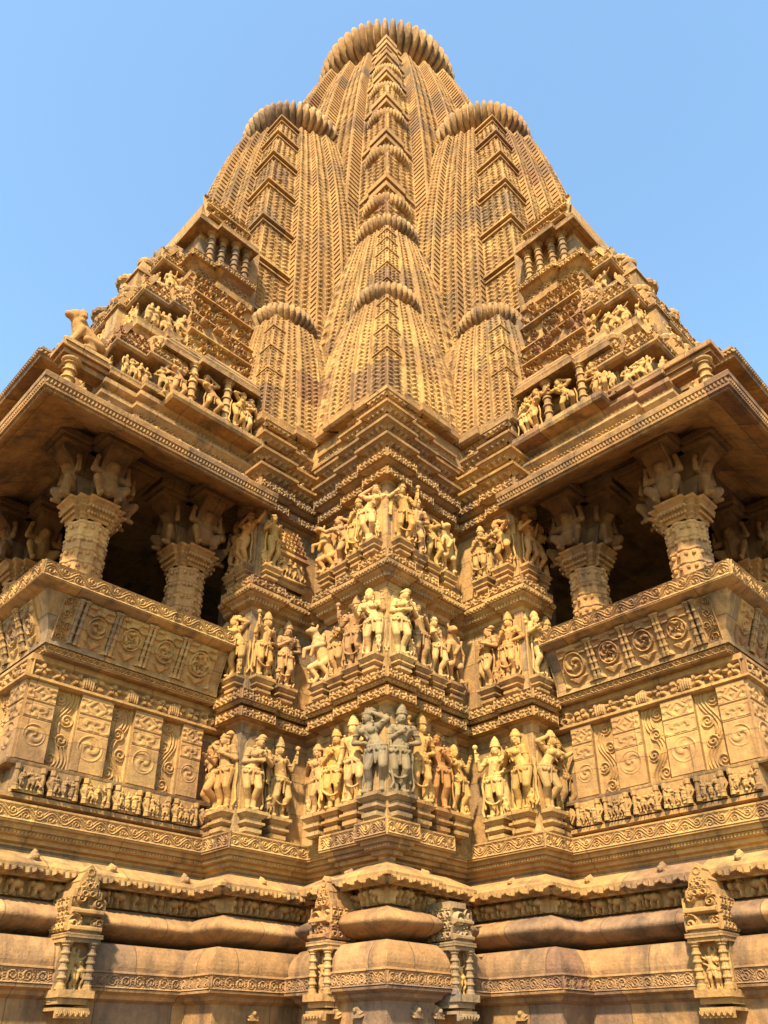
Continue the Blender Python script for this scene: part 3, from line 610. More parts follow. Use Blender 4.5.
pr += [(-.04, 9.0), (.09, 9.05), (.13, 9.07), (.13, 9.12), (.06, 9.16), (.04, 9.215), (0, 9.233)]
cornice('turret_cornice', FCORN, pr, [(.122, 7.72, 7.83, f_knot(.09), .03, .0105), (.167, 7.94, 8.06, f_knot(.085), .032, .0105), (.10, 8.165, 8.25, f_leaf(.09), .06, .012), (.09, 8.445, 8.53, f_leaf(.09), .06, .012), (.085, 8.725, 8.81, f_leaf(.09), .055, .012), (.09, 9.0, 9.06, f_leaf(.08), .03, .012)])
for M in (False, True):
    for z, o in ((8.30, .12), (8.58, .11), (8.86, .10)):
        for x in (-.42, -.86): leaf(M, piers, x, o - (.06 if x > -.62 else .12), z, 'q', R_.uniform(.045, .065), color=(1.2, 1.2, 1.15))
        for x in (.2,): leaf(M, piers, -1.57 + o, x, z, 'p', R_.uniform(.045, .06), color=(1.2, 1.2, 1.15))
b = MB(); b.box(-3.5, -.06, -3.5, -.06, 8.9, 9.235); b.box(-4, -1.60, -3, .60, 8.9, 9.231); b.box(-3, .60, -4, -1.60, 8.9, 9.228); b.build('roof_bed', STONE, piers)
sm0 = empty('shrine_model', parent=piers)
m = MB(); m.sweep([(-1.60, .47), (-1.44, .47), (-1.44, .05), (-1.60, .05)], [(0, 6.72), (.02, 6.74), (.02, 6.80), (0, 6.82), (0, 7.14), (.05, 7.16), (.05, 7.20), (.0, 7.22)] + [(-.02 * k + x, 7.24 + .075 * k + y) for k in range(5) for x, y in ((0, 0), (.03, .012), (.03, .035), (0, .05))])
for k in range(5): m.relief((-1.437 - .02 * k, .44 - .02 * k, 7.235 + .075 * k), (0, -1, 0), (0, 0, 1), (1, 0, 0), .36 - .04 * k, .07, f_arch(.06, .07), .045, .007)
m.build('lattice_tower', CARVED, piers and sm0, color=(1.1, 1.08, 1.05))
m = MB(); _sr = [(-1.40, .41), (-1.40, .33), (-1.40, .26), (-1.40, .18), (-1.40, .11)]
m.box(-1.5, -1.38, .06, .46, 6.80, 6.83)
SHM = m
# -- spires
STRIPS = [(-.74, -.54, .74), (-.54, -.33, .82), (-.33, -.12, .91), (-.12, .12, 1.0), (.12, .33, .91), (.33, .54, .82), (.54, .74, .74)]
STRIPS3 = [(-.76, -.47, .76), (-.47, -.30, .83), (-.30, -.12, .91), (-.12, .12, 1.0), (.12, .30, .91), (.30, .47, .83), (.47, .76, .76)]
STRIPS2 = [(-.78, -.50, .78), (-.50, -.22, .835), (-.22, .22, .885), (.22, .50, .835), (.50, .78, .78)]
def spire(name, ap, aq, z0, zt, H0, H1, n, P, cell, amal, fins=.16, chev=(), parent=TEMPLE, label=None, zvis=None, bhumi=(), col=None, finial=True, ST=None, CH=1.0):
    ST = ST or STRIPS; KB = ST[-1][2]; KA = ST[-1][0]
    root = empty(name, (ap, -aq, 0), parent=parent)
    if label: root['label'] = label
    Hf = lambda z: H0 - (H0 - H1) * np.clip((z - z0) / (zt - z0), 0, 1) ** n
    zs = zvis if zvis else z0
    body_ = MB(); Hm = H0 * .8
    for face in 'qp':
        for (a0, a1, bb) in ST:
            w = (a1 - a0) * Hm; h = zt - zs
            far = (a1 < -.1)
            cl = cell * (2.2 if far else 1)
            nu = max(4, int(w / cl)); nv = max(6, int(h / cl))
            u, v = np.meshgrid(np.linspace(0, 1, nu), np.linspace(0, h, nv))
            f = f_stack(P * 1.1, P * .8) if bb != KB else f_stack(P * .95, P * .7)
            g = f(u * w, v, w, h) * P * .34
            edge = np.maximum(sm(.085 - u, .02), sm(u - .915, .02)) if bb != KB else (sm(.06 - u, .02) if a0 > 0 else sm(u - .94, .02)); g = g * (1 - edge) + edge * P * .30
            Hh = Hf(zs + v)
            def pts(u_, g_, z_, Hz):
                a = (a0 + (a1 - a0) * u_) * Hz; o = bb * Hz + g_
                X = np.stack([a, o, z_], -1)
                return X if face == 'q' else X[..., (1, 0, 2)]
            G = pts(u, g, zs + v, Hh)
            L = pts(u[:, :1], -.13 * Hh[:, :1], zs + v[:, :1], Hh[:, :1]); Rr = pts(u[:, -1:], -.13 * Hh[:, -1:], zs + v[:, -1:], Hh[:, -1:])
            G = np.concatenate([L, G, Rr], 1)
            T = G[-1:].copy(); k = 0.80; T[..., 0] *= k; T[..., 1] *= k; T[..., 2] += .10 * H1
            body_.grid(np.concatenate([G, T], 0))
    # plain far sides
    for face in ('-q', '-p'):
        zz = np.linspace(zs, zt, 8); Hh = Hf(zz)
        for (a0, a1, bb) in ST:
            a = np.stack([a0 * Hh, a1 * Hh], 1); o = -np.stack([bb * Hh] * 2, 1); z_ = np.stack([zz] * 2, 1)
            X = np.stack([a, o, z_], -1); X = X if face == '-q' else X[..., (1, 0, 2)]
            A = X.copy(); A[:, :1]; body_.grid(X)
            I = X[:, :1].copy(); body_.grid(np.concatenate([X[:, :1] * np.array((1, .86, 1) if face == '-q' else (.86, 1, 1)), X[:, :1]], 1)); body_.grid(np.concatenate([X[:, 1:], X[:, 1:] * np.array((1, .86, 1) if face == '-q' else (.86, 1, 1))], 1))
    body_.box(-.66 * H1, .66 * H1, -.66 * H1, .66 * H1, zt - .2 * H1, zt + .095 * H1)
    if ST is STRIPS2 and finial and zvis is None:
        k = H0; zb_ = 9.06
        pa_ = [(-.5, .85), (-.24, .85), (-.24, .90), (.24, .90), (.24, .85), (.52, .85), (.52, .80), (.80, .80), (.80, .52), (.85, .52), (.85, .24), (.90, .24), (.90, -.24), (.85, -.24), (.85, -.5)]
        body_.sweep([(x * k, y * k) for x, y in pa_], [(-.3, zb_), (.02, zb_), (.05, zb_ + .03), (.055, zb_ + .09), (.02, zb_ + .12), (.03, zb_ + .17), (.0, zb_ + .21), (-.08, zb_ + .24)])
    if ST is STRIPS2: body_.box(-.79 * H0, .785 * H0, -.79 * H0, .785 * H0, z0 - .35, z0 + .12)
    # comb-like fins on the folded edges
    fn = body_
    if fins:
        for z in np.arange(zs + .05, zt - .05, fins):
            Hz = float(Hf(z)); Hz2 = float(Hf(z + fins * .5)); e = P * .12; dr = fins * .25
            for (a0, a1, bb) in ST[len(ST) // 2:-1]:
                wd = (a1 - max(a0, 0)) * Hz
                fr = .28 if bb < 1 else .2
                x0, x1, y0, y1 = a1 * Hz - fr * wd, a1 * Hz + e, (bb - .10) * Hz, bb * Hz + e
                for sw in (0, 1):
                    v_ = []
                    for zz, kk in ((z, 1.0), (z + fins * .52, 1.0)):
                        for (x, y, dz) in ((x0, y0, 0), (x1, y0, -dr), (x1, y1, 0), (x0, y1, -dr)):
                            v_.append((x, y, zz + dz) if not sw else (y, x, zz + dz))
                    fn.add(v_, [(0, 3, 2, 1), (4, 5, 6, 7), (0, 1, 5, 4), (1, 2, 6, 5), (2, 3, 7, 6), (3, 0, 4, 7)])
    body_.build('spire_body', CARVED, root, color=col)
    for z in chev:
        cb = MB()
        Hz = float(Hf(z)); k = Hz * KB; i = Hz * (-KA if 0 else abs(ST[-1][0]) + .012); cs = P * CH
        for dz, e, t in ((0, cs * .42, cs * .17), (-cs * .40, cs * .30, cs * .12)):
            cb.box(i, k + e, i, k + e, z + dz, z + dz + t)
        cb.build('chevron', CARVED, root, color=col)
    for kk, z in enumerate(bhumi):
        cb = MB()
        Hz = float(Hf(z)); c = .662 * Hz; r = .128 * Hz
        th = .26 * r
        cb.lathe((c, c, z), [(r * (.80 + .2 * math.cos(a)), .30 * r * math.sin(a)) for a in np.linspace(-PI / 2, PI / 2, 9)], 200, ribs=34, amp=.13)
        cb.lathe((c, c, z), [(r * .80, -.30 * r), (.02, -.30 * r)], 32); cb.lathe((c, c, z), [(r * .80, .30 * r), (.02, .34 * r)], 32)
        for dz, e, t in ((.50 * r, .03, .09), (.86 * r, .06, .10)):
            cb.box(.552 * Hz, .74 * Hz + e, .552 * Hz, .74 * Hz + e, z + dz, z + dz + t)
            cb.box(.63 * Hz, .74 * Hz + e + .03, .63 * Hz, .74 * Hz + e + .05, z + dz + .006, z + dz + t + .05)
        cb.build('storey_disc', CARVED, root, color=col)
    Ra, za, nr = amal
    am = MB(); hh = .62 * Ra
    ribn = nr; N_ = ribn * 10
    pr_ = [(Ra * ((.52 + .48 * math.cos(a)) if a < 0 else (.74 + .26 * math.cos(a))), hh * .5 * math.sin(a)) for a in np.linspace(-PI / 2, PI / 2, 17)]
    am.lathe((0, 0, za), pr_, N_, ribs=ribn, amp=.16)
    am.lathe((0, 0, za), [(.3 * Ra, -hh * .95), (.50 * Ra, -hh * .9), (.50 * Ra, -hh * .40), (.55 * Ra, -hh * .46)], 40)
    am.lathe((0, 0, za), [(.72 * Ra, hh * .46), (.66 * Ra, hh * .62), (.3 * Ra, hh * .72), (.02, hh * .75)], 40)
    am.build('ribbed_disc', STONE, root, smooth=True, color=(.95, .95, 1.0))
    if finial:
        fi = MB(); s = Ra
        fi.lathe((0, 0, za + .40 * s), [(.35 * s, 0), (.42 * s, .06 * s), (.2 * s, .1 * s), (.28 * s, .2 * s), (.34 * s, .34 * s), (.26 * s, .48 * s), (.1 * s, .54 * s), (.16 * s, .6 * s), (.06 * s, .7 * s), (.01, .85 * s)], 20)
        fi.build('finial', STONE, root, smooth=True)
    return root, Hf
spire('main_spire', -4.6, -4.6, 9.0, 24.95, 4.15, 2.35, 3.0, .185, .027, (2.08, 26.9, 54), fins=.15, zvis=12.5, label='tallest central spire with a stack of small ribbed discs up its corner',
      bhumi=(16.4, 18.2, 19.9, 21.45, 22.8, 23.85, 24.5))
for M in (False, True):
    a = (-4.41, -1.29) if not M else (-1.29, -4.41)
    spire('half_spire', a[0], a[1], 9.0, 19.35, 2.30, 1.35, 3.0, .15, .024, (1.22, 20.3, 46), fins=.14, zvis=10.5, ST=STRIPS3, CH=1.75, chev=(12.4, 13.7, 14.9, 16.1, 17.2, 18.2, 19.05))
spire('turret', -.78, -.78, 9.05, 11.45, 1.0, .62, 1.9, .105, .0155, (.54, 11.83, 34), fins=0, chev=(10.0, 10.5, 10.9, 11.25), label='front turret standing on the corner pier', finial=True, ST=STRIPS2)
spire('turret', -1.72, -1.72, 10.6, 14.7, 1.30, .66, 1.8, .12, .018, (.61, 15.12, 36), fins=0, chev=(12.7, 13.2, 13.7, 14.1, 14.45), label='taller turret rising behind the front turret', ST=STRIPS2)
for M in (False, True):
    a = (-2.24, .11) if not M else (.11, -2.24)
    spire('turret', a[0], a[1], 9.05, 11.45, .93, .64, 2.0, .10, .0155, (.56, 11.82, 34), fins=0, chev=(10.1, 10.6, 11.1), finial=True, ST=STRIPS2)

# -- balconies and what stands over them, built once for each side
def corner_path(p, q, qin, far=-7.4): return [(far, q), (p, q), (p, qin)]
def tier_path(p, q, qin, far=-7.4, s=.10): return [(far, q), (p - .55, q), (p - .55, q - s), (p - s, q - s), (p - s, q - .50), (p, q - .50), (p, qin)]
def small_row(m, p0, q0, p1, q1, z, h, face, n):
    for k in range(n):
        t = (k + .5) / n + R_.uniform(-.1, .1) / n
        ang = 0.0 if face == 'q' else -PI / 2
        m.mesh(LOW[R_.randrange(len(LOW))], (p0 + (p1 - p0) * t, q0 + (q1 - q0) * t, z), h * R_.uniform(.9, 1.08), ang + R_.uniform(-.5, .5))
def _shrine_row():
    small_row(SHM, -1.41, .45, -1.41, .07, 6.83, .30, 'p', 4); SHM.build('figure_row', FIG, sm0, smooth=True)
_shrine_row()
def colonnette(m, A, B, r, n=12):
    pr = []
    def blk(t0, t1, k): pr.extend([(t0, r * k), (t1, r * k)])
    blk(0, .05, 1.45); blk(.052, .10, 1.15)
    for t in np.linspace(.12, .80, 5): pr.extend([(t, r * .9), (t + .10, r * .9), (t + .105, r * 1.22), (t + .13, r * 1.22)])
    pr.extend([(.93, r * .9), (.94, r * 1.3), (.97, r * 1.6), (1, r * 1.65)])
    m.tube(A, B, pr, n)
SHAFT = None
def gable(m, p, q, z, face, w, h):
    d = np.array((0, 1.0, 0)) if face == 'q' else np.array((1.0, 0, 0)); t = np.array((1.0, 0, 0)) if face == 'q' else np.array((0, -1.0, 0)); O = np.array((p, q, z))
    pr = [(-1, 0), (1, 0), (1.02, .14), (.74, .20), (.80, .36), (.52, .46), (.56, .62), (.26, .72), (.2, .86), (0, 1), (-.2, .86), (-.26, .72), (-.56, .62), (-.52, .46), (-.80, .36), (-.74, .20), (-1.02, .14)]
    m.poly([O + t * x * w + np.array((0, 0, y * h)) - d * .06 for x, y in pr], d * .15)
    for (x, y, r) in ((0, .42, .30), (-.55, .16, .16), (.55, .16, .16), (0, .8, .12)):
        for a in np.linspace(0, 2 * PI, 10, endpoint=False): m.ell(O + t * w * (x + r * math.cos(a)) + d * .09 + np.array((0, 0, h * y + w * r * math.sin(a))), (.018, .018, .018), 6, 4)
def balcony(M):
    side = 'right' if M else 'left'
    # wall under the parapet
    w = empty('balcony_wall', parent=TEMPLE, )
    m = MB(M); m.box(-7.4, -2.05, -1.9, 2.87, 3.55, 5.08)
    m.sweep(corner_path(-2.02, 2.9, .60), [(0, 3.62), (.02, 3.66), (.10, 3.68), (.10, 3.72), (.0, 3.74), (-.02, 3.98), (.09, 3.99), (.10, 4.03), (.02, 4.045), (-.02, 4.05)]); m.build('wall', STONE, w)
    m = MB(M)
    for face, n in (('p', 6), ('q', 14)):           # row of small blocks with seated figures between diamonds
        for k in range(n):
            if face == 'p': q = 2.82 - k * .335; p = -2.02; m.box(p - .05, p + .11, q - .19, q + .07, 3.735, 3.985)
            else: p = -2.3 - k * .335; q = 2.9; m.box(p - .17, p + .09, q - .05, q + .11, 3.735, 3.985)
            if face == 'p':
                small_row(m, p + .13, q + .05, p + .13, q - .17, 3.75, .21, 'p', 3)
                for t in (q + .06, q - .18): m.tube((p + .12, t, 3.74), (p + .12, t, 3.985), [(0, .03), (.2, .03), (.25, .02), (.5, .026), (.75, .02), (.8, .03), (1, .032)], 8)
                c = (p + .06, q - .27, 3.86); m.poly([(c[0], c[1] + x * .055, c[2] + y * .09) for x, y in ((-1, 0), (0, 1), (1, 0), (0, -1))], (.06, 0, 0)); m.poly([(c[0] + .05, c[1] + x * .03, c[2] + y * .05) for x, y in ((-1, 0), (0, 1), (1, 0), (0, -1))], (.03, 0, 0))
            else:
                small_row(m, p + .05, q + .13, p - .15, q + .13, 3.75, .21, 'q', 3)
    m.build('block_frieze', CARVED, w)
    pil = [(2.93, 2.64), (2.39, 2.04), (1.79, 1.46), (1.21, .95)]; scr = [(2.64, 2.39), (2.04, 1.79), (1.46, 1.21)]
    for i, (q0, q1) in enumerate(pil):
        m = MB(M); m.box(-2.07, -1.965, q1 + .004, q0 - .004, 4.045, 4.835); m.relief((-1.966, q0 - .004, 4.05), (0, -1, 0), (0, 0, 1), (1, 0, 0), q0 - q1 - .008, .78, f_pilaster(i * 1.7 + M), .022, .0078)
        if i == 0: m.relief((-2.32, 2.931, 4.05), (1, 0, 0), (0, 0, 1), (0, 1, 0), .355, .78, f_pilaster(5 + M), .03, .010)
        t = R_.uniform(.9, 1.08); m.build('pilaster', CARVED, w, color=(t, t * R_.uniform(.95, 1.0), t))
    for i, (q0, q1) in enumerate(scr):
        m = MB(M); m.relief((-2.025, q0, 4.045), (0, -1, 0), (0, 0, 1), (1, 0, 0), q0 - q1, .79, f_vine(i * .8), .022, .0075); m.build('scroll_panel', CARVED, w, color=(1.08, 1.06, 1.02))
    m = MB(M)
    for k in range(10):
        p1 = -2.32 - k * .5; m.relief((p1 - .25, 2.905, 4.045), (1, 0, 0), (0, 0, 1), (0, 1, 0), .25, .79, f_vine(k), .03, .016); m.relief((p1 - .5, 2.955, 4.045), (1, 0, 0), (0, 0, 1), (0, 1, 0), .25, .79, f_pilaster(k), .03, .016, skirt=.06)
    m.build('end_panels', CARVED, w)
    m = MB(M); P = corner_path(-2.02, 2.9, .62)
    m.sweep(P, [(0, 4.83), (.06, 4.835), (.10, 4.85), (.10, 4.875), (.02, 4.885), (.02, 5.05), (.05, 5.06), (.05, 5.12), (-.2, 5.125)])
    m.band(P, .025, 4.885, 5.05, f_knot(.2), .06, .0105, .2)
    for q in (2.35, 1.85, 1.35):        # lotus buds
        for a in np.linspace(-.9, .9, 5): m.ell((-1.96, q + .055 * a, 4.965 - .02 * abs(a)), (.04, .022, .07), 8, 6)
    m.build('lotus_cornice', CARVED, w)
    # leaning parapet
    pa = empty('parapet', parent=TEMPLE)
    zb, zt = 5.12, 5.93; pb, qb, ln = -1.89, 2.85, .31
    P = corner_path(pb, qb, .90); at = lambda z: ln * (z - zb) / (zt - zb)
    m = MB(M); m.sweep(P, [(-.4, zb), (.015, zb), (.02, zb + .02), (at(5.22) - .02, 5.24), (at(5.70) - .02, 5.70), (at(5.74) + .02, 5.715), (ln + .02, 5.745), (ln + .025, 5.755), (ln, 5.76), (ln + .02, zt - .02), (ln + .01, zt), (.06, zt + .0), (.06, 5.2)]); m.poly([(-2.1, .905, zb + .01), (pb, .905, zb + .01), (pb + at(5.72), .905, 5.72), (pb + ln + .02, .905, 5.76), (pb + ln, .905, zt - .005), (-2.1, .905, zt - .005)], (0, .012, 0)); m.build('parapet_core', STONE, pa)
    m = MB(M); m.band(P, .012, zb + .015, zb + .068, f_dia(.07), .02, .0085, .2, lean=.3); m.band(P, at(5.2) - .005, 5.195, 5.25, f_dent(.045), .018, .008, .2, lean=.35); m.build('fringe_band', CARVED, pa)
    m = MB(M); m.band(P, ln + .002, 5.765, zt - .012, f_wave, .02, .0095, .2, lean=.1); m.build('scroll_rail', CARVED, pa)
    segs = [(2.76, 2.65, 2.94, 2.74), (2.31, 2.22, 2.30, 2.17), (1.92, 1.82, 1.90, 1.78), (1.5, 1.4, 1.49, 1.36)]
    zl, zh = 5.26, 5.695
    def pt(q, z, o=0): return np.array((pb + at(z) + o, q, z))
    qpan = [(2.60, 2.31), (2.22, 1.92), (1.82, 1.5), (1.40, 1.04)]; top_ = lambda q: q + .0
    U = np.array((0, -1.0, 0)); V = np.array((ln / (zt - zb), 0, 1.0)); N = np.array((1.0, 0, -ln / (zt - zb))); N /= np.linalg.norm(N)
    for i, (q0, q1) in enumerate(qpan):
        m = MB(M); m.relief(pt(q0, zl, -.012), U, V, N, q0 - q1, zh - zl, f_rosette(i + (1 if M else 0)), .045, .0075); m.build('medallion_panel', CARVED, pa, color=(1, .98, .95))
    for (q0, q1) in ((2.71, 2.60), (2.31, 2.22), (1.92, 1.82), (1.5, 1.4)):
        for qq in (q0 - .025, q1 + .025):
            m = MB(M); colonnette(m, pt(qq, zl, .012), pt(qq, zh, .012), .022, 10); m.build('colonnette', STONE, pa, smooth=False)
    m = MB(M); m.relief(pt(2.86, zl, -.012), U, V, N, .15, zh - zl, f_vine(1), .03, .009); m.build('corner_panel', CARVED, pa)
    # end face
    V2 = np.array((0, ln / (zt - zb), 1.0)); N2 = np.array((0, 1.0, -ln / (zt - zb))); N2 /= np.linalg.norm(N2)
    for k in range(8):
        p1 = pb - .10 - k * .42; O = np.array((p1 - .30, qb + at(zl) - .012, zl))
        m = MB(M); m.relief(O, (1, 0, 0), V2, N2, .29, zh - zl, f_rosette(k), .03, .011); m.build('medallion_panel', CARVED, pa)
        m = MB(M)
        for x in (-.335, -.385): colonnette(m, (p1 + x, qb + at(zl) + .012, zl), (p1 + x, qb + at(zh) + .012, zh), .022, 8)
        m.build('colonnette', STONE, pa)
    # room behind
    ro = empty('balcony_room', parent=TEMPLE)
    m = MB(M); m.box(-7.4, -7.2, -7.2, 2.8, 5.0, 8.05); m.box(-2.3, -1.96, .55, .70, 5.0, 8.0); m.box(-7.2, -2.75, 2.10, 2.26, 5.0, 8.01); m.build('inner_blocking_wall', SHADED, ro)  # far wall and end wall added to keep daylight out of the room
    m = MB(M); m.box(-7.4, -1.88, -1.9, 2.78, 8.02, 8.4); m.build('ceiling', SHADED, ro)
    m = MB(M); m.box(-2.18, -1.90, .5, 2.75, 7.80, 8.018); m.box(-7.2, -2.19, 2.47, 2.75, 7.80, 8.018); m.band([(-1.90, 2.75), (-1.90, .6)], .0, 7.84, 7.98, f_wave, .02, .014); m.build('beam', SHADED, ro)
    # columns
    for (cp, cq) in ((-2.10, 2.60), (-2.16, 1.30), (-3.9, 2.55)):
        column(M, cp, cq)
    # broad sloping eave
    ev = empty('eave', parent=TEMPLE)
    E = [(-8.2, 3.72), (-1.10, 3.72), (-1.10, .80)]
    m = MB(M); m.sweep(E, [(-1.4, 8.03), (-.85, 7.93), (-.10, 7.53), (-.06, 7.50), (-.03, 7.50), (-.03, 7.525), (0, 7.53), (0, 7.56), (-.01, 7.565), (-.01, 7.622), (.02, 7.628), (.022, 7.69), (.01, 7.705), (-.06, 7.72), (-.80, 8.28), (-1.4, 8.32)])
    m.box(-2.4, -1.14, .78, .80, 7.56, 7.70); m.build('roof_slab', STONE, ev, color=(.74, .70, .70))  # whole slab tinted darker to carry the shade of its soffit
    m = MB(M); m.band(E, -.006, 7.568, 7.622, f_dent(.04), .022, .0085, .2); m.band(E, -.035, 7.502, 7.528, f_dent(.028), .012, .008, .2); m.build('dentil_trim', STONE, ev, color=(.85, .8, .78))
    for k in range(17):
        m = MB(M); r = R_.uniform(.75, 1.1)
        if k < 9: q = 3.25 - k * .30 + R_.uniform(-.05, .05); m.ell((-1.46, q, 7.97), (.07, .055 * r, .05 * r), 10, 6); m.ell((-1.44, q, 8.01), (.03, .025, .03), 8, 5)
        else: p = -1.9 - (k - 9) * .5; m.ell((p, 3.36, 7.97), (.055 * r, .07, .05 * r), 10, 6); m.ell((p, 3.38, 8.01), (.025, .03, .03), 8, 5)
        m.build('eave_knob', STONE, ev)
    # ledges above the eave
    rf = empty('stepped_roof', parent=TEMPLE)
    core = MB(M)
    core.box(-7.3, -2.0, -3.0, 2.75, 8.0, 8.65)
    T1 = tier_path(-1.74, 2.93, .70)
    core.sweep(T1, [(-.1, 8.05), (.06, 8.12), (.10, 8.16), (.10, 8.22), (.02, 8.26), (.02, 8.32), (.07, 8.38), (.09, 8.40), (.09, 8.45), (-.03, 8.5), (-.03, 8.56), (.03, 8.6), (.05, 8.62), (.05, 8.68), (-.3, 8.7)])
    mm = MB(M); mm.band(T1, .015, 8.255, 8.325, f_dia(.09), .03, .011, .1); mm.band(T1, -.032, 8.50, 8.565, f_dent(.06), .03, .011, .1); mm.build('fret_band', CARVED, rf)
    def tier(p, q, qin, z, fig, lat, lean, ledge, seed, rise):
        Tp = tier_path(p, q, qin, -9.2 - p)
        core.box(-9.1 - p, p - .30, -2.0, q - .30, z - .3, z + rise + .1)
        core.sweep(Tp, [(-.4, z - ledge), (.0, z - ledge + .02), (.05, z - ledge * .55), (.10, z - ledge * .5), (.12, z - ledge * .45), (.12, z - .05), (.13, z), (-.25, z + .005)])
        core.sweep(Tp, [(-.06, z), (-.06, z + fig + .02), (.10, z + fig + .03), (.13, z + fig + .06), (.13, z + fig + .09)] + [(.10 - lean * (x / lat), z + fig + .09 + x) for x in np.linspace(0, lat, 4)] + [(-.45, z + fig + .12 + lat)])
        mm = MB(M); mm.band(Tp, .10, z + fig + .10, z + fig + .09 + lat, f_arch(.105, .115), .06, .0135, .12, lean=-lean / lat); mm.build('lattice_band', CARVED, rf)
        mm = MB(M)
        small_row(mm, p + .075, q - .55, p + .075, qin, z, fig, 'p', max(2, int((q - .55 - qin) / .105)))
        small_row(mm, p - .03, q - .12, p - .03, q - .48, z, fig, 'p', 4); small_row(mm, p - .5, q - .03, p - .12, q - .03, z, fig, 'q', 4); small_row(mm, p - 2.6, q + .07, p - .6, q + .07, z, fig, 'q', 16)
        o = mm.build('figure_row', FIG, rf, smooth=True, color=(1.12, 1.12, 1.1))
        zt_ = z + fig + .09
        for (x, y, f_) in [(p + .02 - lean * .3, q - .55 + (qin - q + .55) * t, 'p') for t in (.30, .78)] + [(p - .9 - .75 * k, q + .02 - lean * .3, 'q') for k in range(3)]:
            mm = MB(M); gable(mm, x, y, zt_ + R_.uniform(-.02, .05), f_, R_.uniform(.17, .24), R_.uniform(.30, .42)); mm.build('roof_gable', CARVED, rf, color=(1.05, 1.03, 1.0))
        for (x, y) in ((p - .16, q - .62), (p - .34, q - .34), (p - .66, q - .16), (p - 1.3, q - .1), (p - 2.1, q - .1)):
            mm = MB(M); r_ = R_.uniform(.17, .25); zz = zt_ + lat * R_.uniform(.95, 1.3)
            mm.lathe((x, y, zz), [(r_ * .7, -.14), (r_ * .72, -.03), (r_ * .95, -.01), (r_ * 1.02, .04), (r_ * .9, .09), (r_ * .5, .115), (r_ * .25, .12), (r_ * .32, .17), (r_ * .1, .22), (.01, .23)], 48, ribs=12, amp=.1); mm.build('roof_cap', STONE, rf)
        mm = MB(M)
        for t in np.linspace(.2, .8, 2): bud(mm, p + .08, q - .55 + (qin - q + .55) * t, z - ledge * .5, 'p', .07)
        mm.build('roof_ornament', STONE, rf)
    tier(-1.78, 2.83, 1.95, 8.84, .38, .34, .12, .20, 1, .9)
    core.sweep(tier_path(-2.0, 2.62, 1.85, -7.20), [(0, 9.6), (.06, 9.7), (.06, 9.78), (-.05, 9.84), (-.05, 9.92), (.02, 9.98), (-.2, 10.02)])
    tier(-2.12, 2.50, 1.85, 10.2, .46, .38, .16, .26, 2, .95)
    core.sweep(tier_path(-2.42, 2.28, 1.5, -6.78), [(0, 11.05), (.07, 11.14), (.07, 11.22), (-.05, 11.28), (-.05, 11.36), (.03, 11.44), (-.2, 11.5)])
    tier(-2.60, 2.10, 1.42, 11.62, .42, .42, .20, .24, 3, .9)
    core.sweep(tier_path(-3.0, 1.88, 1.2, -6.20), [(0, 12.4), (.08, 12.5), (.08, 12.6), (-.05, 12.68), (.0, 12.8), (-.3, 12.85)])
    tier(-3.2, 1.66, 1.0, 12.85, .32, .36, .2, .2, 4, .7)
    core.build('roof_tiers', STONE, rf)
    m = MB(M); c = (-3.85, 1.12, 13.35)
    m.lathe(c, [(x * .82, y) for x, y in [(.62, -.2), (.70, -.12), (.70, -.02), (.52, .02), (.46, .10), (.62, .14), (.72, .22), (.74, .34), (.64, .46), (.42, .56), (.15, .60), (.01, .61)]], 40); m.build('cap_disc', STONE, rf, smooth=True, color=(.9, .9, .95))
    # chapel fronts (niche, tracery gables, upper niche) between the stepped roof and the spires
    ch = empty('chapel_front', parent=TEMPLE)
    m = MB(M)
    m.box(-4.2, -2.02, .30, 1.98, 8.5, 10.0); m.sweep([(-3.0, 2.12), (-1.53, 2.12), (-1.53, .80)], [(-.3, 8.62), (.04, 8.64), (.06, 8.68), (.06, 8.74), (0, 8.77), (-.35, 8.78)])
    for (p, q0, q1, z0, z1) in ((-1.98, .80, 1.86, 9.95, 10.72), (-2.18, .74, 1.78, 10.86, 11.72)):
        m.box(-4.2, p - .05, q0 - .25, q1, z0 - .2, z1 + .05)
        m.sweep([(-4, q1 + .02), (p, q1 + .02), (p, q0)], [(-.2, z0 - .16), (.08, z0 - .10), (.12, z0 - .08), (.12, z0 - .03), (-.1, z0)])
    m.box(-4.4, -2.46, .55, 1.66, 11.4, 13.5)
    m.sweep([(-4, 1.70), (-2.40, 1.70), (-2.40, 1.30), (-2.30, 1.30), (-2.30, .75)], [(-.1, 11.7), (.08, 11.78), (.1, 11.9), (-.04, 11.95), (-.04, 12.1), (.10, 12.2), (.12, 12.32), (.02, 12.36), (-.15, 12.37)])
    m.build('chapel_wall', STONE, ch)
    for (p, q0, q1, z0, z1) in ((-1.98, .80, 1.86, 9.95, 10.72), (-2.18, .74, 1.78, 10.86, 11.72)):
        m = MB(M); W_ = q1 - q0; hgt = z1 - z0
        def gab(u, v, w, h):
            a = f_curl(u, v, w, h); return a * sm(1.45 - np.abs(2 * u / w - 1) * .85 - v / h * .55, .04)
        m.relief((p, q1, z0), (0, -1, 0), (-.03, 0, 1), (1, 0, 0), W_, hgt, gab, .10, .010); m.relief((p - 1.2, q1 + .02, z0), (1, 0, 0), (0, -.03, 1), (0, 1, 0), 1.2, hgt, gab, .10, .02)
        m.build('tracery_gable', CARVED, ch, color=(1.05, 1.02, 1.0))
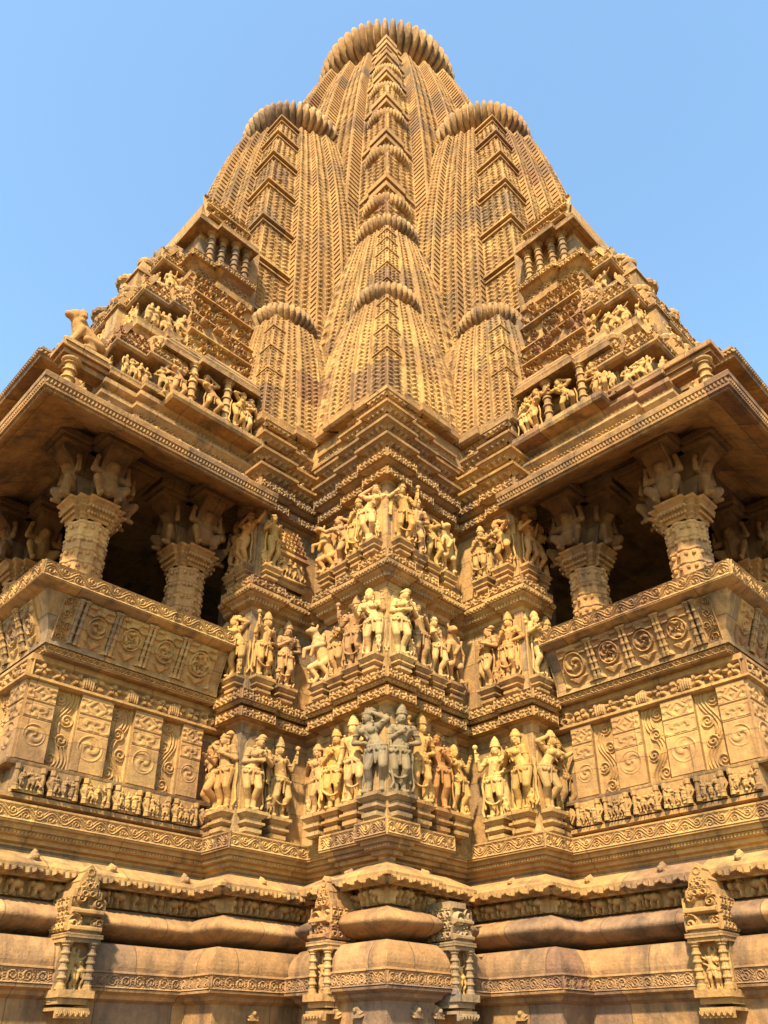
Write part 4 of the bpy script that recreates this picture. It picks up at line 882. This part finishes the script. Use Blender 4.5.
    m = MB(M); PP = [(-4, 1.70), (-2.40, 1.70), (-2.40, 1.30), (-2.30, 1.30), (-2.30, .75)]; m.band(PP, -.035, 11.96, 12.12, f_arch(.1, .08), .07, .012, .05); m.band(PP, .125, 12.2, 12.32, f_knot(.1), .03, .012, .05); m.build('carved_band', CARVED, ch)
    m = MB(M); m.relief((-1.975, 2.0, 8.8), (0, -1, 0), (0, 0, 1), (1, 0, 0), 1.2, .7, f_pilaster(2), .03, .014); m.build('niche_back', CARVED, ch)
    def canopy(name, p, q0, q1, z, d, hgt):
        m = MB(M); Pn = [(p - .5, q1), (p, q1), (p, (q0 + q1) / 2 + .1), (p + .10, (q0 + q1) / 2 + .1), (p + .10, q0)]
        m.sweep(Pn, [(-.5, z + .05), (d * .3, z), (d * .8, z - .02), (d, z - .03), (d, z + .03), (d * .86, z + .06), (d * .9, z + .10), (d * .6, z + hgt * .55), (d * .62, z + hgt * .62), (d * .2, z + hgt), (-.5, z + hgt + .02)])
        m.box(p - .5, p + d * .9, q0, q0 + .015, z + .0, z + hgt * .6)
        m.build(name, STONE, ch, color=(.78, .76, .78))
    canopy('canopy', -1.82, .92, 2.10, 9.50, .22, .34)
    canopy('canopy', -2.42, .78, 1.62, 13.02, .20, .30)
    for (p, q) in ((-1.66, 1.84), (-1.60, 1.36)):
        m = MB(M); colonnette(m, (p, q, 8.78), (p, q, 9.50), .052, 14); m.build('niche_column', STONE, ch, color=(1.1, 1.1, 1.05))
    for (p, q) in ((-2.36, 1.50), (-2.36, 1.30), (-2.26, 1.12), (-2.26, .92)):
        m = MB(M); colonnette(m, (p, q, 12.36), (p, q, 13.02), .055, 12); m.build('niche_column', STONE, ch)
    m = MB(M); m.relief((-2.40, 1.62, 13.35), (0, -1, 0), (-.3, 0, 1), (1, 0, 0), .85, .75, f_curl, .09, .014); m.box(-4.2, -2.7, .4, 1.58, 13.2, 14.0); m.build('tracery_gable', CARVED, ch)
    # small roof ledge with its post near the eave corner, second eave over the far end
    lg = empty('roof_ledge', parent=TEMPLE)
    m = MB(M); m.box(-2.12, -1.78, 2.80, 3.44, 8.80, 8.87); m.box(-2.08, -1.82, 2.80, 3.40, 8.74, 8.80); m.box(-2.04, -1.86, 2.80, 3.34, 8.66, 8.74); m.build('slab', STONE, lg, color=(.88, .8, .76))
    for p in (-1.86, -2.4):
        m = MB(M); colonnette(m, (p, 3.27, 8.05), (p, 3.27, 8.68), .07, 14); m.build('post', STONE, lg, color=(1.15, 1.15, 1.05))
    m = MB(M); E2 = [(-7.6, 3.45), (-2.55, 3.45), (-2.55, 2.3)]
    m.sweep(E2, [(-.6, 9.42), (-.1, 9.20), (-.03, 9.18), (-.02, 9.22), (0, 9.23), (0, 9.28), (-.03, 9.30), (-.03, 9.36), (-.1, 9.40), (-.7, 9.72)]); m.band(E2, -.002, 9.23, 9.28, f_dent(.05), .02, .012, .2); m.build('upper_eave', STONE, lg, color=(.85, .8, .78))
    m = MB(M); m.box(-6.6, -2.7, 2.3, 3.1, 8.4, 9.3)
    for k, (zz, d) in enumerate(((9.35, .0),)):
        m.box(-6.4 + d, -2.95 - d * .9, 2.2, 3.12 - d * .9, zz, zz + .5); m.sweep([(-6.4 + d, 3.12 - d * .9), (-2.95 - d * .9, 3.12 - d * .9), (-2.95 - d * .9, 2.2)], [(-.1, zz), (.10, zz + .05), (.10, zz + .10), (.02, zz + .14), (.02, zz + .3), (.08, zz + .36), (-.05, zz + .5)])
        m.band([(-6.4 + d, 3.12 - d * .9), (-2.95 - d * .9, 3.12 - d * .9), (-2.95 - d * .9, 2.2)], .03, zz + .14, zz + .32, f_arch(.12, .1), .05, .02, .2)
    m.build('end_roof', STONE, lg)
    # pinnacles along the far skyline
    for k, (p, q, z, s) in enumerate(((-2.7, 2.78, 9.30, .34), (-2.75, 2.45, 10.6, .30), (-3.1, 2.15, 11.9, .28))):
        m = MB(M); m.frust((p, q), (s * .55, s * .55), z - .35, (p, q), (s * .55, s * .55), z + .1); m.frust((p, q), (s * .66, s * .66), z + .1, (p, q), (s * .62, s * .62), z + .16); m.frust((p, q), (s * .52, s * .52), z + .16, (p, q), (s * .34, s * .34), z + .42)
        m.lathe((p, q, z + .46), [(s * .2, -.05), (s * .42, -.03), (s * .46, .02), (s * .38, .07), (s * .1, .1), (s * .14, .15), (.01, .22)], 18); m.build('pinnacle', STONE, rf)
COLM = {}
def column(M, cp, cq):
    """octagonal carved shaft, flared capital and four brackets with crouching dwarfs"""
    root = empty('balcony_column', (cp, -cq, 0) if not M else (cq, -cp, 0), parent=TEMPLE)
    if not COLM:
        m = MB(); z = 5.2; n = 16
        def ring(z0, z1, r0, r1):
            m.lathe((0, 0, 0), [(r0, z0), (r1, z1)], n, a0=PI / 16)
        prof = [(.265, 5.55), (.265, 5.95)]
        for k in range(5):
            z0 = 5.98 + k * .165; prof += [(.262, z0), (.268, z0 + .10), (.285, z0 + .115), (.285, z0 + .14), (.262, z0 + .15)]
        prof += [(.255, 6.80)]
        th = np.linspace(0, 2 * PI, 64, endpoint=False)
        def star(r): return .78 * r * (1 + .055 * np.sign(np.cos(8 * th)) * np.minimum(1, np.abs(np.cos(8 * th)) * 3))
        rows = [np.stack([star(r) * np.cos(th), star(r) * np.sin(th), np.full(64, z_)], -1) for r, z_ in prof]
        G = np.array(rows); G = np.concatenate([G, G[:, :1]], 1); m.grid(G)
        for k in range(5):
            for j in range(16):
                a = 2 * PI * j / 16 + PI / 16; z0 = 6.05 + k * .165; r = .212
                c = np.array((r * math.cos(a), r * math.sin(a), z0)); m.ell(c, (.026, .026, .03), 6, 5)
        me = m.data('shaft'); me.materials.append(CARVED); COLM['shaft'] = me
        m = MB()
        sq = [(0.215, 6.790), (0.228, 6.804), (0.228, 6.825), (0.249, 6.843), (0.249, 6.867), (0.232, 6.874), (0.275, 6.916), (0.288, 6.926), (0.288, 6.948), (0.267, 6.955), (0.297, 6.986), (0.331, 7.007), (0.340, 7.028), (0.301, 7.035), (0.215, 7.042)]
        plan = [(1, -.5), (1, .5), (.8, .5), (.8, .8), (.5, .8), (.5, 1), (-.5, 1), (-.5, .8), (-.8, .8), (-.8, .5), (-1, .5), (-1, -.5), (-.8, -.5), (-.8, -.8), (-.5, -.8), (-.5, -1), (.5, -1), (.5, -.8), (.8, -.8), (.8, -.5)]
        G = np.array([[(x * r, y * r, z_) for x, y in plan + plan[:1]] for r, z_ in sq]); m.grid(G)
        for dx, dy in ((1, 0), (0, 1), (-1, 0), (0, -1)):
            for j in range(9):
                t = (j - 4) * .045
                for r, z_ in ((.28, 6.916), (.255, 6.85)):
                    k = r / .33; m.ell((dx * r + dy * t * k, dy * r + dx * t * k, z_), (.02, .02, .022), 6, 5)
        me = m.data('capital'); me.materials.append(CARVED); COLM['capital'] = me
        m = MB()            # one bracket: carved corbel with a thick slab on top (towards +q)
        A = [(0, 7.07), (.24, 7.07), (.28, 7.16), (.31, 7.32), (.40, 7.52), (.50, 7.60), (.52, 7.65), (.52, 7.76), (0, 7.76)]
        m.poly([(-.14, y, z_) for y, z_ in A], (.28, 0, 0)); m.box(-.22, .22, .02, .57, 7.66, 7.72); m.box(-.25, .25, .02, .62, 7.72, 7.798)
        me = m.data('bracket'); me.materials.append(STONE); COLM['bracket'] = me
    t = R_.uniform(.97, 1.08)
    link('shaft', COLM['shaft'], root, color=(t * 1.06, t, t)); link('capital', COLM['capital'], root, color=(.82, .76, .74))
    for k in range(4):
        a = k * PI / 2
        link('bracket', COLM['bracket'], root, rz=a, color=(.38, .35, .34))  # tint darkened for under-eave shade as well as staining
        d = link('bracket_figure', DWARF, root, loc=(.29 * math.sin(a), -.29 * math.cos(a), 7.045), rz=a, color=(.52, .47, .44)); d.scale = (.84, .84, 1.02)  # dwarfs' colour also carries the shade under the eave, besides staining
for M in (False, True): balcony(M)

# -- aedicules on the plinth
def aedicule(face, p, q, s, wid, label, col, ped=True):
    """carved gable block over the torus, small pillared niche below; face q or p"""
    root = empty('plinth_niche', parent=TEMPLE)
    if label: root['label'] = label
    t = np.array((1.0, 0, 0)) if face == 'q' else np.array((0, -1.0, 0)); d = np.array((0, 1.0, 0)) if face == 'q' else np.array((1.0, 0, 0)); O = np.array((p, q, 0.0))
    def bx(m, x0, x1, y0, y1, z0, z1, k=1.0):
        v = []
        for z, kk in ((z0, 1.0), (z1, k)):
            for x, y in ((x0 * kk, y0), (x1 * kk, y0), (x1 * kk, y1), (x0 * kk, y1)): v.append(O + t * x + d * y + np.array((0, 0, z)))
        m.add(v, [(0, 3, 2, 1), (4, 5, 6, 7), (0, 1, 5, 4), (1, 2, 6, 5), (2, 3, 7, 6), (3, 0, 4, 7)])
    w = wid / 2
    m = MB(); bx(m, -w, w, -.25, .10, 2.55, 2.84)
    m.relief(O + t * (-w) + d * .10 + np.array((0, 0, 2.555)), t, (0, 0, 1), d, 2 * w, .28, f_curl, .05, .006)
    for sd in (-1, 1): m.relief(O + t * (sd * w) + d * (.10 if sd < 0 else -.2) + np.array((0, 0, 2.555)), -d if sd < 0 else d, (0, 0, 1), t * sd, .3, .28, f_arch(.075, .09), .035, .008)
    prof = [(-w * .96, 2.842), (w * .96, 2.842), (w * .92, 2.90), (w * .70, 2.91), (w * .62, 2.97), (w * .66, 2.98), (w * .34, 3.06), (w * .38, 3.075), (.0, 3.13), (-w * .38, 3.075), (-w * .34, 3.06), (-w * .66, 2.98), (-w * .62, 2.97), (-w * .70, 2.91), (-w * .92, 2.90)]
    if ped: m.poly([O + t * x + d * (-.22) + np.array((0, 0, z)) for x, z in prof], d * .30)
    else: bx(m, -w * .9, w * .9, -.25, .07, 2.842, 2.90)
    for (x, z, r) in () if not ped else ((0, 2.95, .055), (-w * .5, 2.89, .035), (w * .5, 2.89, .035), (0, 3.06, .03)):
        for a in np.linspace(0, 2 * PI, 12, endpoint=False): m.ell(O + t * (x + r * math.cos(a)) + d * .08 + np.array((0, 0, z + r * math.sin(a))), (.012,) * 3, 6, 5)
    if ped: m.relief(O + t * (-w * .5) + d * .081 + np.array((0, 0, 2.845)), t, (0, 0, 1), d, w, .13, f_arch(.06, .065), .03, .006)
    m.build('gable', CARVED, root, color=col)
    m = MB(); bx(m, -w * 1.18, w * 1.18, -.2, .15, 2.50, 2.535); bx(m, -w * 1.12, w * 1.12, -.2, .13, 2.465, 2.50)
    m.poly([O + t * x + d * .0 + np.array((0, 0, z)) for x, z in ((-w * 1.1, 2.536), (w * 1.1, 2.536), (w * .5, 2.57), (0, 2.60), (-w * .5, 2.57))], d * .13); m.build('canopy', STONE, root, color=col)
    for sx in (-1, 1):
        m = MB(); A = O + t * (sx * w * .82) + d * .09; colonnette(m, A + np.array((0, 0, 2.09)), A + np.array((0, 0, 2.47)), .034, 12); m.build('pillar', STONE, root, color=col)
    m = MB(); bx(m, -w * .98, w * .98, -.2, -.0, 2.0, 2.47); bx(m, -w * 1.1, w * 1.1, -.2, .17, 2.03, 2.09); bx(m, -w * .95, w * .95, -.2, .12, 1.98, 2.03); bx(m, -w * 1.0, w * 1.0, -.2, .14, 1.93, 1.955)
    m.relief(O + t * (-w) + d * .14 + np.array((0, 0, 1.875)), t, (0, 0, 1), d, 2 * w, .055, f_leaf(.045), .03, .007); m.build('sill', STONE, root, color=col)
    return root
AED = [('p', -1.66, 2.17, .29, None, (1, 1, .98)), ('q', 2.30, -1.66, .29, None, (1, 1, .98)),
       ('q', -.50, .27, .25, None, (1.05, 1.02, 1.05)), ('p', .27, -.62, .25, 'weathered grey niche on the right of the pier base', (.7, .82, 1.2))]
for f, p, q, w, lb, c in AED: aedicule(f, p, q, 1, w, lb, c, ped=c[0] > .8)
for i, (f, p, q, w, lb, c) in enumerate(AED):
    o = .03; pos = ('left', 'right', 'left', 'right')[i]; where = ('far %s of temple base' % pos if i < 2 else '%s face of central pier base' % pos)
    r = statue('couple', p + (o if f == 'p' else 0), q + (o if f == 'q' else 0), 2.09, f, .36 if i < 2 else .34, 'buff' if i != 3 else 'pale',
           'small stone couple in pillared niche, %s' % where, None, 'couples in the plinth niches')

# ------------------------------------------------------------------ statues standing on the tiers
ORD = ['first', 'second', 'third', 'fourth']
ROWS = {1: ('lower', 3.89, .985), 2: ('middle', 5.42, .905), 3: ('upper', 6.90, .86)}
PIER = {1: [(-.10, .10), (-.46, .03), (-.80, -.02), (-1.10, -.02)], 2: [(-.14, .10), (-.48, .03), (-.80, -.02), (-1.12, -.02)], 3: [(-.16, .10), (-.46, .03), (-.78, -.02), (-1.08, -.02)]}
#            row 1 left, right ; row 2 ; row 3   (kind, tint)
CENTRE = {(1, 'L'): [(0, 'grey'), (2, 'pale'), (3, 'golden'), (5, 'buff')], (1, 'R'): [(3, 'grey'), (6, 'golden'), (8, 'brown'), (9, 'golden')],
          (2, 'L'): [(9, 'pale'), (6, 'pinkish'), (1, 'buff'), ('beast', 'pale')], (2, 'R'): [(1, 'pale'), (8, 'pinkish'), (5, 'pale'), ('beast', 'buff')],
          (3, 'L'): [(7, 'pale'), (3, 'golden'), (4, 'buff'), ('beast', 'golden')], (3, 'R'): [(2, 'golden'), (6, 'pale'), (0, 'golden'), ('beast', 'pale')]}
SIDE = {(1, 'L'): [(4, 'golden'), (8, 'golden'), (1, 'buff'), (2, 'buff')], (1, 'R'): [(0, 'brown'), (7, 'buff'), (5, 'golden'), (6, 'pale')],
        (2, 'L'): [(5, 'buff'), (0, 'golden'), (6, 'golden'), (3, 'buff')], (2, 'R'): [(2, 'golden'), (9, 'pale'), (3, 'golden'), (1, 'buff')],
        (3, 'L'): [(2, 'buff'), (7, 'golden'), (8, 'golden'), (5, 'buff')], (3, 'R'): [(7, 'golden'), (9, 'golden'), (4, 'golden'), (3, 'buff')]}
def kname(k): return 'rearing horned lion' if k == 'beast' else FIGS[k][0]
TW = {'golden': 'golden', 'pale': 'pale', 'grey': 'grey', 'pinkish': 'pinkish', 'brown': 'brown', 'buff': 'buff'}
for row, (rn, z, h) in ROWS.items():
    for sd in 'LR':
        face = 'q' if sd == 'L' else 'p'; sw = 'left' if sd == 'L' else 'right'
        for i, ((k, tint), (p, q)) in enumerate(zip(CENTRE[(row, sd)], PIER[row])):
            P = (p, q) if sd == 'L' else (q, p)
            yaw = (.35 if sd == 'L' else -.35) * (1 if i < 3 else .6) + R_.uniform(-.2, .2)
            hh = h * ((1.0, .98, .93, .86)[i] if row == 1 else (1.0, .97, .92, .88)[i]) * R_.uniform(.97, 1.02)
            if k == 'beast': hh *= .98; yaw = .2 if sd == 'L' else -.2
            statue(k, P[0], P[1], z, face, hh, tint, '%s stone %s, %s row, central pier, %s %s of corner' % (TW[tint], kname(k), rn, ORD[i], sw), row, '%s row of statues on the central pier' % rn, yaw=yaw, att=(R_.choice((-.14, .14)) if (k != 'beast' and R_.random() < .7) else None))
        for i, (k, tint) in enumerate(SIDE[(row, sd)]):
            if (row, sd, i) == (3, 'L', 3): continue
            # two on the pier's outer face, two on its inner face
            pp, qq, f2 = ((-1.92, .79, 'q'), (-1.65, .82, 'q'), (-1.43, .58, 'p'), (-1.48, .22, 'p'))[i]
            if sd == 'L': P = (pp, qq); ff = f2
            else: P = (qq, pp); ff = 'p' if f2 == 'q' else 'q'
            yaw = R_.uniform(-.35, .35)
            loc_ = ('outer end', 'outer corner', 'inner corner', 'inner end')[i]
            statue(k, P[0], P[1], z - .01, ff, h * R_.uniform(.92, .99), tint, '%s stone %s on %s side pier, %s row, %s' % (TW[tint], kname(k), sw, rn, loc_), row, '%s row of statues on the side piers' % rn, yaw=yaw, att=(R_.choice((-.14, .14)) if R_.random() < .75 else None))
for M in (False, True):
    sw = 'right' if M else 'left'; face = 'q' if M else 'p'
    for i, (p, q, k, t, w) in enumerate(((-1.68, 2.05, 0, 'buff', 'outside the outer column'), (-1.62, 1.60, 4, 'golden', 'between the two columns'), (-1.58, 1.17, 7, 'golden', 'inside the inner column'), (-1.60, 1.02, 1, 'pale', 'beside the turret'))):
        P = (p, q) if not M else (q, p)
        statue(k, P[0], P[1], 8.79, face, .70, t, '%s stone %s in %s roof niche, %s' % (TW[t], kname(k), sw, w), None, 'statues in the roof niches', yaw=R_.uniform(-.3, .3))
r = empty('statue', world(-1.92, 3.16, 8.87), rad(-45)); tag(r, 'stone lion crouching on a roof ledge above the left balcony corner', 'lion statue')
f = link('figure', LION, r, color=(.85, .78, .75)); f.scale = (.86, .86, .86)
m = MB(); m.box(-.16, .16, -.26, .26, 0, .05); me = m.data('pedestal'); me.materials.append(STONE); link('pedestal', me, r, loc=(0, 0, -.001)); f.location = (0, 0, .045)

# ------------------------------------------------------------------ ground, sky, sun, camera
g = MB(); g.grid(np.array([[(x, y, 0.0) for x in np.linspace(-600, 600, 25)] for y in np.linspace(-600, 600, 25)])); go = g.build('ground', GROUND, None); tag(go, 'stone paved temple platform', 'ground', kind='structure')
W = bpy.data.worlds.new('World'); scene.world = W; W.use_nodes = True
nt = W.node_tree; bg = nt.nodes['Background']; sky = nt.nodes.new('ShaderNodeTexSky'); sky.sky_type = 'NISHITA'; sky.sun_disc = False
SUN_EL, SUN_AZ = 48.0, 193.0       # azimuth clockwise from +y (the view direction): the sun stands behind the viewer, a little to the left
sky.sun_elevation = rad(SUN_EL); sky.sun_rotation = rad(SUN_AZ); sky.air_density = 1.0; sky.dust_density = .6; sky.ozone_density = .1; sky.altitude = 200
tn = nt.nodes.new('ShaderNodeMix'); tn.data_type = 'RGBA'; tn.blend_type = 'MULTIPLY'; tn.inputs['Factor'].default_value = 1; tn.inputs['B'].default_value = (.94, 1.08, 1.02, 1)
nt.links.new(sky.outputs[0], tn.inputs['A']); nt.links.new(tn.outputs['Result'], bg.inputs[0]); bg.inputs[1].default_value = .143
L = bpy.data.lights.new('sun', 'SUN'); L.energy = 4.7; L.angle = rad(3); L.color = (1.0, .85, .61)
so = bpy.data.objects.new('sun', L); COL.objects.link(so)
d = np.array((math.sin(rad(SUN_AZ)) * math.cos(rad(SUN_EL)), math.cos(rad(SUN_AZ)) * math.cos(rad(SUN_EL)), math.sin(rad(SUN_EL))))
from mathutils import Vector
so.rotation_euler = Vector(-d).to_track_quat('-Z', 'Y').to_euler(); so.location = (-10, -20, 30)
cam = bpy.data.cameras.new('camera'); co = bpy.data.objects.new('camera', cam); COL.objects.link(co); scene.camera = co
co.location = (0, -8.0, 1.6); co.rotation_euler = (rad(90 + 27.62), 0, 0)
cam.sensor_fit = 'VERTICAL'; cam.sensor_height = 36; cam.sensor_width = 27; cam.lens = 824.02 / 1024 * 36
cam.shift_y = (624.84 - 512) / 1024; cam.shift_x = -(387 - 384) / 1024; cam.clip_start = .05; cam.clip_end = 3000
vs = scene.view_settings; vs.view_transform = 'Standard'; vs.look = 'None'; vs.gamma = 1; vs.exposure = 1.55; vs.use_curve_mapping = False
scene.cycles.max_bounces = 4; scene.cycles.diffuse_bounces = 2; scene.cycles.use_denoising = True
